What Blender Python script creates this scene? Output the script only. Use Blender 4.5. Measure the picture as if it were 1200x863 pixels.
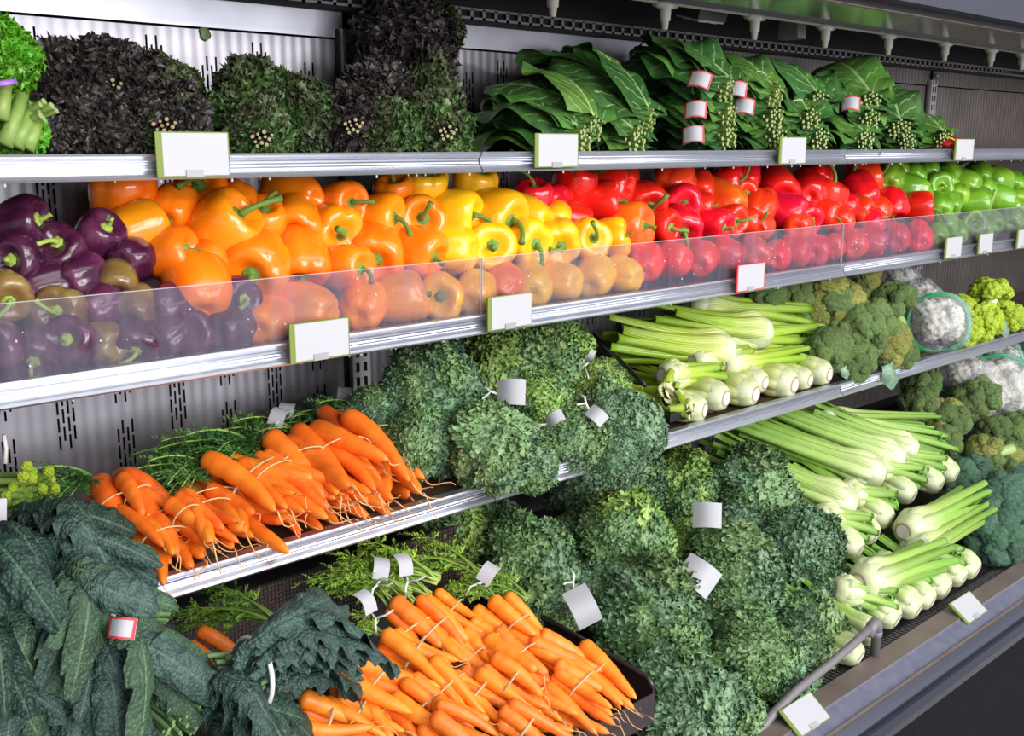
import bpy, math, random
import numpy as np
from mathutils import Matrix, Vector

for o in list(bpy.data.objects):
    bpy.data.objects.remove(o)
SC = bpy.context.scene
COL = SC.collection
random.seed(7)
RNG = np.random.default_rng(11)
PI = math.pi

# ------------------------------------------------------------------ camera
FPX, YAW, PITCH, DCAM, ZCAM = 1240.0, math.radians(42.92), math.radians(11.92), 1.412, 1.5
_cy, _sy, _cp, _sp = math.cos(YAW), math.sin(YAW), math.cos(PITCH), math.sin(PITCH)
FW = np.array([_sy * _cp, _cy * _cp, -_sp]); RT = np.array([_cy, -_sy, 0.0]); UPV = np.cross(RT, FW)
CP = np.array([0.0, -DCAM, ZCAM])
cam_d = bpy.data.cameras.new('camera'); cam_d.sensor_width = 36.0; cam_d.lens = 36.0 * FPX / 1200.0
cam_d.clip_start = 0.05
cam = bpy.data.objects.new('camera', cam_d); COL.objects.link(cam)
cam.matrix_world = Matrix(((RT[0], UPV[0], -FW[0], CP[0]), (RT[1], UPV[1], -FW[1], CP[1]),
                           (RT[2], UPV[2], -FW[2], CP[2]), (0, 0, 0, 1)))
SC.camera = cam

# ------------------------------------------------------------------ world, lights, exposure
wd = bpy.data.worlds.new('store_surroundings'); SC.world = wd; wd.use_nodes = True
wd.node_tree.nodes['Background'].inputs[0].default_value = (0.92, 0.94, 1.0, 1)
wd.node_tree.nodes['Background'].inputs[1].default_value = 0.50

def area(name, loc, aim, sx, sy, power, col=(1, 1, 1)):
    d = bpy.data.lights.new(name, 'AREA'); d.shape = 'RECTANGLE'; d.size = sx; d.size_y = sy
    d.energy = power; d.color = col
    o = bpy.data.objects.new(name, d); COL.objects.link(o); o.location = loc
    v = Vector(aim) - Vector(loc)
    o.rotation_euler = v.to_track_quat('-Z', 'Y').to_euler()
    return o
# rows of fluorescent fixtures on the store ceiling, running along the aisle
for (lx, ly, pw) in ((0.6, -1.6, 15), (3.2, -1.6, 15), (0.4, -3.6, 50), (3.2, -3.6, 50), (0.4, -6.4, 125), (3.8, -6.4, 125)):
    area('ceiling_light', (lx, ly, 2.95), (lx, ly + 1.8, 0.4), 2.4, 0.6, pw, (1.0, 0.975, 0.95))
# added low frontal fill reaching deep into the shelves; no window is known there
area('frontal_fill', (1.6, -8.0, 1.75), (1.6, 0.0, 1.3), 7.0, 2.0, 420, (0.97, 0.98, 1.0))
SC.view_settings.view_transform = 'Standard'
SC.view_settings.look = 'None'
SC.view_settings.gamma = 1.0
SC.view_settings.use_curve_mapping = False
SC.view_settings.exposure = 0.06

# ------------------------------------------------------------------ pixel helpers (photo 1200 x 863)
def ray(x, y): return FW + RT * (x - 600.0) / FPX + UPV * (431.5 - y) / FPX
def atY(x, y, Y):
    d = ray(x, y); return CP + d * ((Y - CP[1]) / d[1])
def onP(x, y, pl, lift=0.0):
    Y0, z0, s = pl
    d = ray(x, y); t = (z0 + lift + s * (CP[1] - Y0) - CP[2]) / (d[2] - s * d[1]); return CP + d * t
def depth(P): return float((np.array(P) - CP) @ FW)
def nrm(v):
    v = np.array(v, float); return v / (np.linalg.norm(v) + 1e-12)
def frame(p, x, up):
    x = nrm(x); y = nrm(np.cross(up, x)); z = np.cross(x, y)
    return Matrix(((x[0], y[0], z[0], p[0]), (x[1], y[1], z[1], p[1]), (x[2], y[2], z[2], p[2]), (0, 0, 0, 1)))
def T(x, y, z): return Matrix.Translation((x, y, z))
def Rm(a, ax): return Matrix.Rotation(a, 4, ax)
def Sm(x, y=None, z=None):
    if y is None: y = z = x
    return Matrix.Diagonal((x, y, z, 1))

# ------------------------------------------------------------------ materials
def newmat(name):
    m = bpy.data.materials.new(name); m.use_nodes = True
    nt = m.node_tree; return m, nt, nt.nodes, nt.links, nt.nodes['Principled BSDF']
def setp(b, **k):
    names = {'rough': 'Roughness', 'metal': 'Metallic', 'spec': 'Specular IOR Level', 'coat': 'Coat Weight',
             'coatr': 'Coat Roughness', 'sss': 'Subsurface Weight', 'alpha': 'Alpha', 'trans': 'Transmission Weight'}
    for a, v in k.items(): b.inputs[names[a]].default_value = v
def rgb(c): return (c[0], c[1], c[2], 1)
def plain(name, col, rough=0.5, metal=0.0, **k):
    m, nt, n, l, b = newmat(name); b.inputs['Base Color'].default_value = rgb(col); setp(b, rough=rough, metal=metal, **k); return m
def coords(n, l, kind='Object', scale=(1, 1, 1)):
    tc = n.new('ShaderNodeTexCoord'); mp = n.new('ShaderNodeMapping'); mp.inputs['Scale'].default_value = scale
    l.new(tc.outputs[kind], mp.inputs['Vector']); return mp.outputs['Vector']
def noise(n, l, vec, scale, detail=3):
    t = n.new('ShaderNodeTexNoise'); t.inputs['Scale'].default_value = scale; t.inputs['Detail'].default_value = detail
    l.new(vec, t.inputs['Vector']); return t.outputs['Fac']
def ramp(n, l, fac, stops):
    r = n.new('ShaderNodeValToRGB'); e = r.color_ramp.elements
    e[0].position = stops[0][0]; e[0].color = rgb(stops[0][1]); e[1].position = stops[-1][0]; e[1].color = rgb(stops[-1][1])
    for p, c in stops[1:-1]:
        q = e.new(p); q.color = rgb(c)
    l.new(fac, r.inputs['Fac']); return r.outputs['Color']
def mixc(n, l, fac, a, b, mode='MIX'):
    m = n.new('ShaderNodeMix'); m.data_type = 'RGBA'; m.blend_type = mode
    for s, v in ((0, fac), (6, a), (7, b)):
        if isinstance(v, (int, float)): m.inputs[s].default_value = v
        elif isinstance(v, tuple): m.inputs[s].default_value = rgb(v)
        else: l.new(v, m.inputs[s])
    return m.outputs[2]
def bump(n, l, b, h, strength, dist=0.002):
    u = n.new('ShaderNodeBump'); u.inputs['Strength'].default_value = strength; u.inputs['Distance'].default_value = dist
    l.new(h, u.inputs['Height']); l.new(u.outputs['Normal'], b.inputs['Normal'])
def hsvrand(n, l, col, dh=0.01, dv=0.2, ds=0.0):
    oi = n.new('ShaderNodeObjectInfo'); hs = n.new('ShaderNodeHueSaturation')
    for sock, lo, hi in (('Hue', 0.5 - dh, 0.5 + dh), ('Value', 1 - dv, 1 + dv)):
        mr = n.new('ShaderNodeMapRange'); mr.inputs['To Min'].default_value = lo; mr.inputs['To Max'].default_value = hi
        if sock == 'Value':
            ma = n.new('ShaderNodeMath'); ma.operation = 'MULTIPLY'; ma.inputs[1].default_value = 7.31
            fr = n.new('ShaderNodeMath'); fr.operation = 'FRACT'
            l.new(oi.outputs['Random'], ma.inputs[0]); l.new(ma.outputs[0], fr.inputs[0]); l.new(fr.outputs[0], mr.inputs['Value'])
        else: l.new(oi.outputs['Random'], mr.inputs['Value'])
        l.new(mr.outputs[0], hs.inputs[sock])
    l.new(col, hs.inputs['Color']); return hs.outputs['Color']

def veg(name, stops, nscale, rough=0.45, dh=0.008, dv=0.15, bs=0.0, bscale=200, spec=0.5, coat=0.0, sss=0.0):
    m, nt, n, l, b = newmat(name); v = coords(n, l)
    c = ramp(n, l, noise(n, l, v, nscale, 4), stops); c = hsvrand(n, l, c, dh, dv)
    l.new(c, b.inputs['Base Color']); setp(b, rough=rough, spec=spec, coat=coat, coatr=0.1)
    if sss:
        setp(b, sss=sss); b.inputs['Subsurface Radius'].default_value = (0.01, 0.006, 0.003)
    if bs: bump(n, l, b, noise(n, l, v, bscale, 2), bs, 0.002 if bscale > 100 else 0.006)
    return m
M = {}
def pepmat(name, c1, c2, c3, dh=0.008, dv=0.1):
    return veg(name, ((0.25, c1), (0.5, c2), (0.75, c3)), 1.3, rough=0.2, dh=dh, dv=dv, spec=0.5, coat=0.25)
M['orange'] = pepmat('orange_pepper_skin', (0.93, 0.17, 0.004), (0.96, 0.24, 0.006), (0.97, 0.30, 0.01), 0.012)
M['yellow'] = pepmat('yellow_pepper_skin', (0.92, 0.40, 0.004), (0.94, 0.48, 0.008), (0.95, 0.56, 0.02), 0.008)
M['red'] = pepmat('red_pepper_skin', (0.62, 0.006, 0.006), (0.78, 0.012, 0.008), (0.85, 0.03, 0.012), 0.008, 0.18)
M['redorange'] = pepmat('red_orange_pepper_skin', (0.8, 0.04, 0.008), (0.9, 0.10, 0.01), (0.95, 0.22, 0.012), 0.004)
M['green'] = pepmat('green_pepper_skin', (0.09, 0.25, 0.012), (0.15, 0.36, 0.02), (0.25, 0.48, 0.04), 0.01, 0.15)
M['purple'] = pepmat('purple_pepper_skin', (0.035, 0.006, 0.022), (0.065, 0.010, 0.04), (0.16, 0.04, 0.085), 0.01, 0.25)
M['olive'] = pepmat('olive_purple_pepper_skin', (0.08, 0.02, 0.035), (0.20, 0.12, 0.035), (0.28, 0.22, 0.05), 0.01, 0.15)
M['pepstem'] = veg('pepper_stem_green', ((0.3, (0.07, 0.17, 0.02)), (0.7, (0.20, 0.36, 0.05))), 60, 0.5, bs=0.4)
M['pepstemlight'] = veg('pepper_stem_lime', ((0.3, (0.25, 0.40, 0.05)), (0.7, (0.42, 0.55, 0.10))), 60, 0.5, bs=0.4)
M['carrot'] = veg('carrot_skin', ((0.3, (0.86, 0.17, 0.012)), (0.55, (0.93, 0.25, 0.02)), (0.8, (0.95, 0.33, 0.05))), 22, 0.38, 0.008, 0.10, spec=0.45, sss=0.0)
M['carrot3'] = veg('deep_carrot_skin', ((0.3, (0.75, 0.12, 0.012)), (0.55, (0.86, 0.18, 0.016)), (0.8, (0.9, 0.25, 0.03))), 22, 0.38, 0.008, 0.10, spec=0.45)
def add_rings(m):
    nt = m.node_tree; n = nt.nodes; l = nt.links; b = n['Principled BSDF']
    v = coords(n, l, 'Object', (420, 25, 25)); bump(n, l, b, noise(n, l, v, 1.0, 2), 0.35, 0.0015)
add_rings(M['carrot']); add_rings(M['carrot3'])
M['roothair'] = plain('pale_root', (0.72, 0.40, 0.16), 0.6)
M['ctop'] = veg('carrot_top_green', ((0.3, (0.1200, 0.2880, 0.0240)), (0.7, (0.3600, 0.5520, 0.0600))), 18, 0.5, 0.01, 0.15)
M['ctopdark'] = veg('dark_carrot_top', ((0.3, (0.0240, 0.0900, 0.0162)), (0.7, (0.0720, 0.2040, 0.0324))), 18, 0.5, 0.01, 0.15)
M['cstem'] = veg('carrot_top_stem', ((0.3, (0.18, 0.31, 0.04)), (0.7, (0.34, 0.46, 0.11))), 30, 0.5)
M['band'] = plain('rubber_band', (0.56, 0.40, 0.20), 0.5)
M['tie'] = plain('white_twist_tie', (0.62, 0.60, 0.58), 0.5)
M['paper'] = plain('white_paper', (0.42, 0.42, 0.455), 0.6)
M['redpaper'] = plain('red_print', (0.6, 0.03, 0.04), 0.6)
M['limeprint'] = plain('lime_green_print', (0.15, 0.21, 0.03), 0.6)
M['kale'] = veg('curly_kale_green', ((0.25, (0.0862, 0.1639, 0.0644)), (0.5, (0.1492, 0.2610, 0.0987)), (0.78, (0.2640, 0.4005, 0.1609))), 3, 0.42, 0.012, 0.14)
M['kaleblue'] = veg('curly_kale_blue_green', ((0.25, (0.0666, 0.1396, 0.0751)), (0.5, (0.1205, 0.2245, 0.1158)), (0.78, (0.2181, 0.3399, 0.1769))), 3, 0.42, 0.012, 0.14)
M['kalelight'] = veg('curly_kale_light_green', ((0.25, (0.1205, 0.2124, 0.0483)), (0.5, (0.2181, 0.3458, 0.0804)), (0.78, (0.3561, 0.4855, 0.1394))), 3, 0.42, 0.012, 0.14)
M['kalered'] = veg('dark_purple_kale', ((0.25, (0.012, 0.010, 0.012)), (0.5, (0.030, 0.024, 0.022)), (0.78, (0.085, 0.06, 0.06))), 3, 0.5, 0.02, 0.2)
M['kalemix'] = veg('purple_green_kale', ((0.25, (0.0240, 0.0300, 0.0144)), (0.5, (0.0540, 0.0696, 0.0264)), (0.78, (0.1140, 0.1380, 0.0660))), 2.5, 0.5, 0.02, 0.2)
M['kalefresh'] = veg('fresh_green_kale', ((0.25, (0.0312, 0.0720, 0.0168)), (0.5, (0.0696, 0.1380, 0.0360)), (0.78, (0.1440, 0.2280, 0.0780))), 2.5, 0.45, 0.015, 0.15)
M['lettuce'] = veg('bright_green_leaf', ((0.25, (0.0420, 0.1800, 0.0072)), (0.5, (0.0840, 0.3024, 0.0120)), (0.78, (0.1680, 0.4176, 0.0360))), 22, 0.4, 0.01, 0.12)
M['palestem'] = veg('pale_green_stem', ((0.3, (0.15, 0.26, 0.045)), (0.7, (0.26, 0.36, 0.09))), 40, 0.45)
M['purplestem'] = veg('purple_stem', ((0.3, (0.10, 0.012, 0.05)), (0.7, (0.22, 0.04, 0.10))), 40, 0.5)
M['stemend'] = plain('cut_stem_face', (0.27, 0.33, 0.13), 0.6)
M['core'] = plain('shaded_green_inner_leaf', (0.012, 0.04, 0.014), 0.7)  # near-black: the unlit inside of a bunch is put into the colour
M['corered'] = plain('shaded_purple_inner_leaf', (0.008, 0.006, 0.008), 0.7)  # same for purple bunches, inner shade painted as base colour

def leafmat(name, dark, mid, vein, veinw=0.035, freq=9.0, veinf=0.45, rough=0.4, nsc=40, blister=False):
    """leaf blade: UV x runs along the leaf, UV y across (0.5 = midrib); pale midrib and side veins"""
    m, nt, n, l, b = newmat(name)
    tc = n.new('ShaderNodeTexCoord'); sp = n.new('ShaderNodeSeparateXYZ'); l.new(tc.outputs['UV'], sp.inputs[0])
    def math_(op, a, c=None, d=None):
        k = n.new('ShaderNodeMath'); k.operation = op
        for i, v in enumerate((a, c, d)):
            if v is None: continue
            if isinstance(v, (int, float)): k.inputs[i].default_value = v
            else: l.new(v, k.inputs[i])
        return k.outputs[0]
    s = math_('ABSOLUTE', math_('SUBTRACT', sp.outputs['Y'], 0.5))
    rib = math_('LESS_THAN', s, veinw)
    ph = math_('SUBTRACT', math_('MULTIPLY', sp.outputs['X'], freq), math_('MULTIPLY', s, freq * 0.55))
    ph = math_('ADD', ph, math_('MULTIPLY', noise(n, l, tc.outputs['UV'], 7, 2), 0.8))
    fr = math_('ABSOLUTE', math_('SUBTRACT', math_('FRACT', ph), 0.5))
    side = math_('MULTIPLY', math_('LESS_THAN', fr, 0.055), math_('LESS_THAN', s, 0.40))
    vv = math_('MAXIMUM', rib, math_('MULTIPLY', side, veinf))
    v = coords(n, l); base = ramp(n, l, noise(n, l, v, nsc, 4), ((0.3, dark), (0.7, mid)))
    base = hsvrand(n, l, base, 0.012, 0.2)
    c = mixc(n, l, vv, base, vein); l.new(c, b.inputs['Base Color']); setp(b, rough=rough, spec=0.5)
    if blister:
        vo = n.new('ShaderNodeTexVoronoi'); vo.inputs['Scale'].default_value = 165.0; l.new(v, vo.inputs['Vector'])
        iv_ = math_('SUBTRACT', 1.0, vo.outputs['Distance']); bump(n, l, b, iv_, 0.85, 0.0035); setp(b, spec=0.35)
    else: bump(n, l, b, noise(n, l, v, 160, 3), 0.3, 0.002)
    return m
M['collard'] = leafmat('collard_leaf', (0.0240, 0.0840, 0.0216), (0.0624, 0.1680, 0.0360), (0.2880, 0.4560, 0.1680), 0.022, 7.0, 0.6)
M['collardlight'] = leafmat('light_collard_leaf', (0.0540, 0.1560, 0.0264), (0.1140, 0.2640, 0.0456), (0.3600, 0.5040, 0.1800), 0.022, 7.0, 0.55)
M['dino'] = leafmat('lacinato_leaf', (0.0259, 0.0551, 0.0474), (0.0518, 0.0977, 0.0821), (0.0778, 0.1332, 0.1003), 0.03, 12.0, 0.0, 0.5, 40, True)
M['dinodark'] = leafmat('dark_lacinato_leaf', (0.0104, 0.0284, 0.0219), (0.0242, 0.0577, 0.0410), (0.0605, 0.1154, 0.0730), 0.03, 12.0, 0.0, 0.5, 40, True)
M['dinogreen'] = leafmat('green_lacinato_leaf', (0.0302, 0.0666, 0.0383), (0.0648, 0.1199, 0.0684), (0.1037, 0.1687, 0.0912), 0.03, 12.0, 0.0, 0.5, 40, True)

def celmat(name, stops):
    m, nt, n, l, b = newmat(name)
    tc = n.new('ShaderNodeTexCoord'); sp = n.new('ShaderNodeSeparateXYZ'); l.new(tc.outputs['UV'], sp.inputs[0])
    c = ramp(n, l, sp.outputs['X'], stops); c = hsvrand(n, l, c, 0.008, 0.1); l.new(c, b.inputs['Base Color'])
    setp(b, rough=0.35, spec=0.5, coat=0.1)
    w = n.new('ShaderNodeTexWave'); w.bands_direction = 'Y'; w.inputs['Scale'].default_value = 3.2; w.inputs['Distortion'].default_value = 0.6
    l.new(tc.outputs['UV'], w.inputs['Vector']); bump(n, l, b, w.outputs['Fac'], 0.5, 0.0015)
    return m
M['celery'] = celmat('celery_stalk', ((0.0, (0.60, 0.64, 0.42)), (0.16, (0.48, 0.58, 0.24)), (0.38, (0.30, 0.46, 0.09)), (1.0, (0.17, 0.36, 0.04))))
M['celeryy'] = celmat('yellow_green_celery_stalk', ((0.0, (0.64, 0.66, 0.36)), (0.2, (0.52, 0.60, 0.16)), (0.4, (0.36, 0.50, 0.04)), (1.0, (0.22, 0.38, 0.02))))
M['celbutt'] = veg('celery_base_white', ((0.3, (0.46, 0.52, 0.26)), (0.7, (0.62, 0.65, 0.46))), 50, 0.4, 0.004, 0.06)
M['celcut'] = veg('celery_cut_face', ((0.3, (0.60, 0.58, 0.48)), (0.7, (0.70, 0.69, 0.62))), 90, 0.5, 0.004, 0.05)
M['celring'] = plain('celery_cut_rim', (0.34, 0.27, 0.17), 0.6)
M['celleaf'] = veg('celery_leaf', ((0.3, (0.08, 0.26, 0.02)), (0.7, (0.20, 0.46, 0.05))), 60, 0.4)
M['broc'] = veg('broccoli_floret_green', ((0.3, (0.0891, 0.1650, 0.0450)), (0.55, (0.1701, 0.2700, 0.0750)), (0.8, (0.3240, 0.4050, 0.1275))), 5, 0.6, 0.012, 0.18, bs=1.0, bscale=20)
M['brocyel'] = veg('yellowing_broccoli_floret', ((0.3, (0.1620, 0.2250, 0.0450)), (0.55, (0.3564, 0.3600, 0.0825)), (0.8, (0.5832, 0.4800, 0.1350))), 5, 0.6, 0.012, 0.15, bs=1.0, bscale=20)
M['brocblue'] = veg('blue_green_broccoli_floret', ((0.3, (0.0405, 0.1125, 0.0720)), (0.55, (0.0729, 0.1800, 0.1080)), (0.8, (0.1620, 0.2850, 0.1650))), 5, 0.6, 0.012, 0.18, bs=1.0, bscale=20)
M['brocstem'] = veg('broccoli_stem', ((0.3, (0.26, 0.40, 0.12)), (0.7, (0.46, 0.58, 0.24))), 30, 0.45)
M['broccut'] = plain('broccoli_cut_stem', (0.62, 0.66, 0.42), 0.6)
M['lime'] = veg('lime_cauliflower_curd', ((0.3, (0.26, 0.42, 0.012)), (0.55, (0.42, 0.56, 0.03)), (0.8, (0.60, 0.68, 0.09))), 5, 0.5, 0.01, 0.1, bs=0.8, bscale=9)
M['limestem'] = plain('lime_cauliflower_core', (0.70, 0.74, 0.42), 0.5)
M['curd'] = veg('white_cauliflower_curd', ((0.3, (0.60, 0.57, 0.47)), (0.7, (0.78, 0.75, 0.68))), 5, 0.6, 0.004, 0.05, bs=0.8, bscale=9)
M['bluleaf'] = veg('blue_green_leaf', ((0.3, (0.09, 0.18, 0.12)), (0.7, (0.20, 0.32, 0.22))), 40, 0.45, 0.01, 0.1)
M['wrapgreen'] = plain('green_printed_film', (0.01, 0.32, 0.10), 0.25)
M['wrapblue'] = plain('blue_printed_film', (0.06, 0.14, 0.45), 0.25)

def filmmat():
    m, nt, n, l, b = newmat('crumpled_clear_film')
    out = n['Material Output']; tr = n.new('ShaderNodeBsdfTransparent'); mx = n.new('ShaderNodeMixShader')
    v = coords(n, l); f = ramp(n, l, noise(n, l, v, 24, 3), ((0.42, (0.14, 0.14, 0.14)), (0.66, (0.55, 0.55, 0.55))))
    l.new(f, mx.inputs[0]); l.new(tr.outputs[0], mx.inputs[1]); l.new(b.outputs[0], mx.inputs[2]); l.new(mx.outputs[0], out.inputs[0])
    b.inputs['Base Color'].default_value = (0.50, 0.52, 0.57, 1); setp(b, rough=0.12, spec=0.8)
    return m
M['film'] = filmmat()

def acrylic():
    m, nt, n, l, b = newmat('wet_clear_acrylic')
    out = n['Material Output']; tr = n.new('ShaderNodeBsdfTransparent'); mx = n.new('ShaderNodeMixShader')
    tr.inputs[0].default_value = (0.95, 0.94, 0.97, 1)
    v = coords(n, l, 'Object', (60, 60, 2.5)); v2 = coords(n, l, 'Object', (7, 7, 5))
    a = noise(n, l, v, 1.0, 3); c = noise(n, l, v2, 1.0, 2)
    ad = n.new('ShaderNodeMath'); ad.operation = 'MULTIPLY'; l.new(a, ad.inputs[0]); l.new(c, ad.inputs[1])
    f = ramp(n, l, ad.outputs[0], ((0.12, (0.09, 0.09, 0.09)), (0.42, (0.27, 0.27, 0.27))))
    l.new(f, mx.inputs[0]); l.new(tr.outputs[0], mx.inputs[1]); l.new(b.outputs[0], mx.inputs[2]); l.new(mx.outputs[0], out.inputs[0])
    b.inputs['Base Color'].default_value = (0.24, 0.225, 0.29, 1); setp(b, rough=0.1, spec=0.3)
    return m
M['acrylic'] = acrylic()
M['binclear'] = plain('clear_bin_plastic', (0.10, 0.085, 0.09), 0.08, alpha=0.28)
M['acredge'] = plain('acrylic_edge', (0.55, 0.53, 0.56), 0.2, alpha=0.45)
M['drop'] = plain('water_drop', (0.9, 0.92, 0.95), 0.03, spec=1.0, alpha=0.55)

def steel(name, col, rough, wave=0.0, dirt=0.3):
    m, nt, n, l, b = newmat(name); v = coords(n, l)
    c = ramp(n, l, noise(n, l, v, 6, 5), ((0.3, tuple(x * (1 - dirt) for x in col)), (0.7, col)))
    l.new(c, b.inputs['Base Color']); setp(b, metal=0.9, rough=rough)
    if wave:
        w = n.new('ShaderNodeTexWave'); w.bands_direction = 'X'; w.inputs['Scale'].default_value = 14.0; w.inputs['Distortion'].default_value = 1.2
        w.inputs['Detail'].default_value = 1.0
        v2 = coords(n, l, 'Object', (1, 1, 0.15)); l.new(v2, w.inputs['Vector']); bump(n, l, b, w.outputs['Fac'], wave, 0.004)
    return m
M['backsteel'] = steel('stainless_back_panel', (0.36, 0.345, 0.385), 0.42, 0.10)
M['backdark'] = steel('dark_stainless_panel', (0.30, 0.27, 0.26), 0.38, 0.15)
M['upperpanel'] = steel('upper_duct_steel', (0.62, 0.62, 0.70), 0.42, 0.0)
M['alu'] = steel('aluminium_rail', (0.58, 0.60, 0.68), 0.30, 0.0, 0.1)
M['upright'] = steel('slotted_upright_steel', (0.70, 0.68, 0.70), 0.4, 0.0)
M['black'] = plain('black_void', (0.006, 0.006, 0.007), 0.9)
M['deck'] = veg('wet_brown_shelf_deck', ((0.3, (0.05, 0.028, 0.02)), (0.7, (0.10, 0.055, 0.035))), 12, 0.35, 0, 0)
M['under'] = plain('shelf_underside', (0.35, 0.34, 0.34), 0.5, 0.3)
M['darkplastic'] = plain('dark_brown_plastic', (0.022, 0.014, 0.014), 0.25)
M['blackplastic'] = plain('black_plastic', (0.012, 0.012, 0.014), 0.35)
M['greyplastic'] = plain('grey_plastic_pipe', (0.16, 0.15, 0.16), 0.4)
M['shadedwhiteplastic'] = plain('shaded_white_plastic', (0.2790, 0.2700, 0.2475), 0.4)  # white plastic darkened; the shade under the canopy is put into its colour
M['brownrail'] = veg('taupe_rail_strip', ((0.3, (0.1125, 0.0863, 0.0750)), (0.7, (0.1575, 0.1237, 0.1087))), 10, 0.5, 0, 0)
M['bluerail'] = veg('blue_grey_tag_channel', ((0.3, (0.1050, 0.1087, 0.1650)), (0.7, (0.1500, 0.1537, 0.2100))), 30, 0.4, 0, 0)
M['bumper'] = plain('black_bumper', (0.02, 0.022, 0.035), 0.22, 0.0, coat=0.5)
M['chrome'] = plain('chrome_strip', (0.22, 0.23, 0.30), 0.3, 1.0)
M['kick'] = veg('charcoal_front_panel', ((0.3, (0.0075, 0.0075, 0.0105)), (0.7, (0.0105, 0.0105, 0.0142))), 80, 0.7, 0, 0, spec=0.06)
M['fascia'] = veg('grey_canopy_fascia', ((0.3, (0.045, 0.047, 0.066)), (0.7, (0.062, 0.065, 0.088))), 180, 0.7, 0, 0, spec=0.1)
M['canopy'] = plain('dark_canopy_liner', (0.035, 0.034, 0.034), 0.45)
M['mirror'] = steel('mirrored_canopy_strip', (0.55, 0.56, 0.52), 0.16, 0.0, 0.25)
M['tile'] = veg('store_floor', ((0.3, (0.30, 0.29, 0.27)), (0.7, (0.38, 0.36, 0.34))), 3, 0.4, 0, 0)

# ------------------------------------------------------------------ mesh builder
class MB:
    def __init__(s): s.v = []; s.f = []; s.uv = []; s.mi = []; s.m = 0; s.nv = 0
    def add(s, V, F, UV=None):
        V = np.asarray(V, float).reshape(-1, 3); b = s.nv
        s.v.append(V); s.uv.append(np.zeros((len(V), 2)) if UV is None else np.asarray(UV, float).reshape(-1, 2))
        s.f.extend([tuple(int(i) + b for i in f) for f in F]); s.mi.extend([s.m] * len(F)); s.nv += len(V); return s
    def grid(s, P, wrap=False, UV=None):
        P = np.asarray(P); a, c = P.shape[:2]; F = []
        for i in range(a - 1):
            for j in range(c if wrap else c - 1):
                k = (j + 1) % c; F.append((i * c + j, i * c + k, (i + 1) * c + k, (i + 1) * c + j))
        if UV is None:
            u, w = np.meshgrid(np.linspace(0, 1, a), np.linspace(0, 1, c), indexing='ij'); UV = np.stack([u, w], -1)
        return s.add(P, F, UV)
    def box(s, lo, hi):
        x0, y0, z0 = lo; x1, y1, z1 = hi
        V = [(x0, y0, z0), (x1, y0, z0), (x1, y1, z0), (x0, y1, z0), (x0, y0, z1), (x1, y0, z1), (x1, y1, z1), (x0, y1, z1)]
        return s.add(V, [(0, 3, 2, 1), (4, 5, 6, 7), (0, 1, 5, 4), (1, 2, 6, 5), (2, 3, 7, 6), (3, 0, 4, 7)])
    def tube(s, pts, rad, seg=8, cap=True, flat=1.0, up=(0, 0, 1)):
        pts = np.asarray(pts, float); n = len(pts); rad = np.broadcast_to(np.asarray(rad, float), (n,))
        tg = np.gradient(pts, axis=0); tg /= np.linalg.norm(tg, axis=1)[:, None] + 1e-12
        a = np.cross(np.asarray(up, float), tg[0])
        if np.linalg.norm(a) < 1e-3: a = np.cross((1, 0.3, 0), tg[0])
        a = nrm(a); P = []
        th = np.linspace(0, 2 * PI, seg, endpoint=False)
        for i in range(n):
            a = nrm(a - tg[i] * (a @ tg[i])); b = np.cross(tg[i], a)
            P.append(pts[i] + rad[i] * (np.cos(th)[:, None] * a + flat * np.sin(th)[:, None] * b))
        b0 = s.nv; s.grid(np.array(P), True)
        if cap:
            s.f.append(tuple(range(b0 + seg - 1, b0 - 1, -1))); s.f.append(tuple(range(b0 + (n - 1) * seg, b0 + n * seg))); s.mi += [s.m, s.m]
        return s
    def mesh(s, name, mats, smooth=True):
        me = bpy.data.meshes.new(name); V = np.concatenate(s.v)
        me.from_pydata(V.tolist(), [], s.f)
        if not isinstance(mats, (list, tuple)): mats = [mats]
        for m in mats: me.materials.append(m)
        if len(mats) > 1: me.polygons.foreach_set('material_index', s.mi)
        U = np.concatenate(s.uv); lay = me.uv_layers.new(name='UVMap')
        li = np.empty(len(me.loops), np.int32); me.loops.foreach_get('vertex_index', li)
        lay.data.foreach_set('uv', U[li].astype(np.float32).ravel())
        me.polygons.foreach_set('use_smooth', np.full(len(me.polygons), smooth)); me.update()
        return me
def ob(name, me, parent=None, mat=None):
    o = bpy.data.objects.new(name, me); COL.objects.link(o)
    if parent is not None: o.parent = parent
    if mat is not None:
        if parent is None: o.matrix_world = mat
        else: o.matrix_local = mat
    return o
def empty(name, mat):
    o = bpy.data.objects.new(name, None); o.empty_display_size = 0.03; COL.objects.link(o); o.matrix_world = mat; return o
def tag(o, label, cat, group=None):
    o['label'] = label; o['category'] = cat
    if group: o['group'] = group
    return o
def struct(o, label=None):
    o['kind'] = 'structure'
    if label: o['label'] = label
    return o
def remat(me, m, name):
    c = me.copy(); c.name = name
    c.materials.clear()
    for x in (m if isinstance(m, (list, tuple)) else [m]): c.materials.append(x)
    return c
def bmesh_box(name, lo, hi, mat, bev=0.0): return MB().box(lo, hi).mesh(name, mat, False)
ORD = ['first', 'second', 'third', 'fourth', 'fifth', 'sixth', 'seventh', 'eighth', 'ninth', 'tenth', 'eleventh', 'twelfth',
       'thirteenth', 'fourteenth', 'fifteenth', 'sixteenth', 'seventeenth', 'eighteenth', 'nineteenth', 'twentieth',
       'twenty-first', 'twenty-second', 'twenty-third', 'twenty-fourth', 'twenty-fifth']

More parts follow.
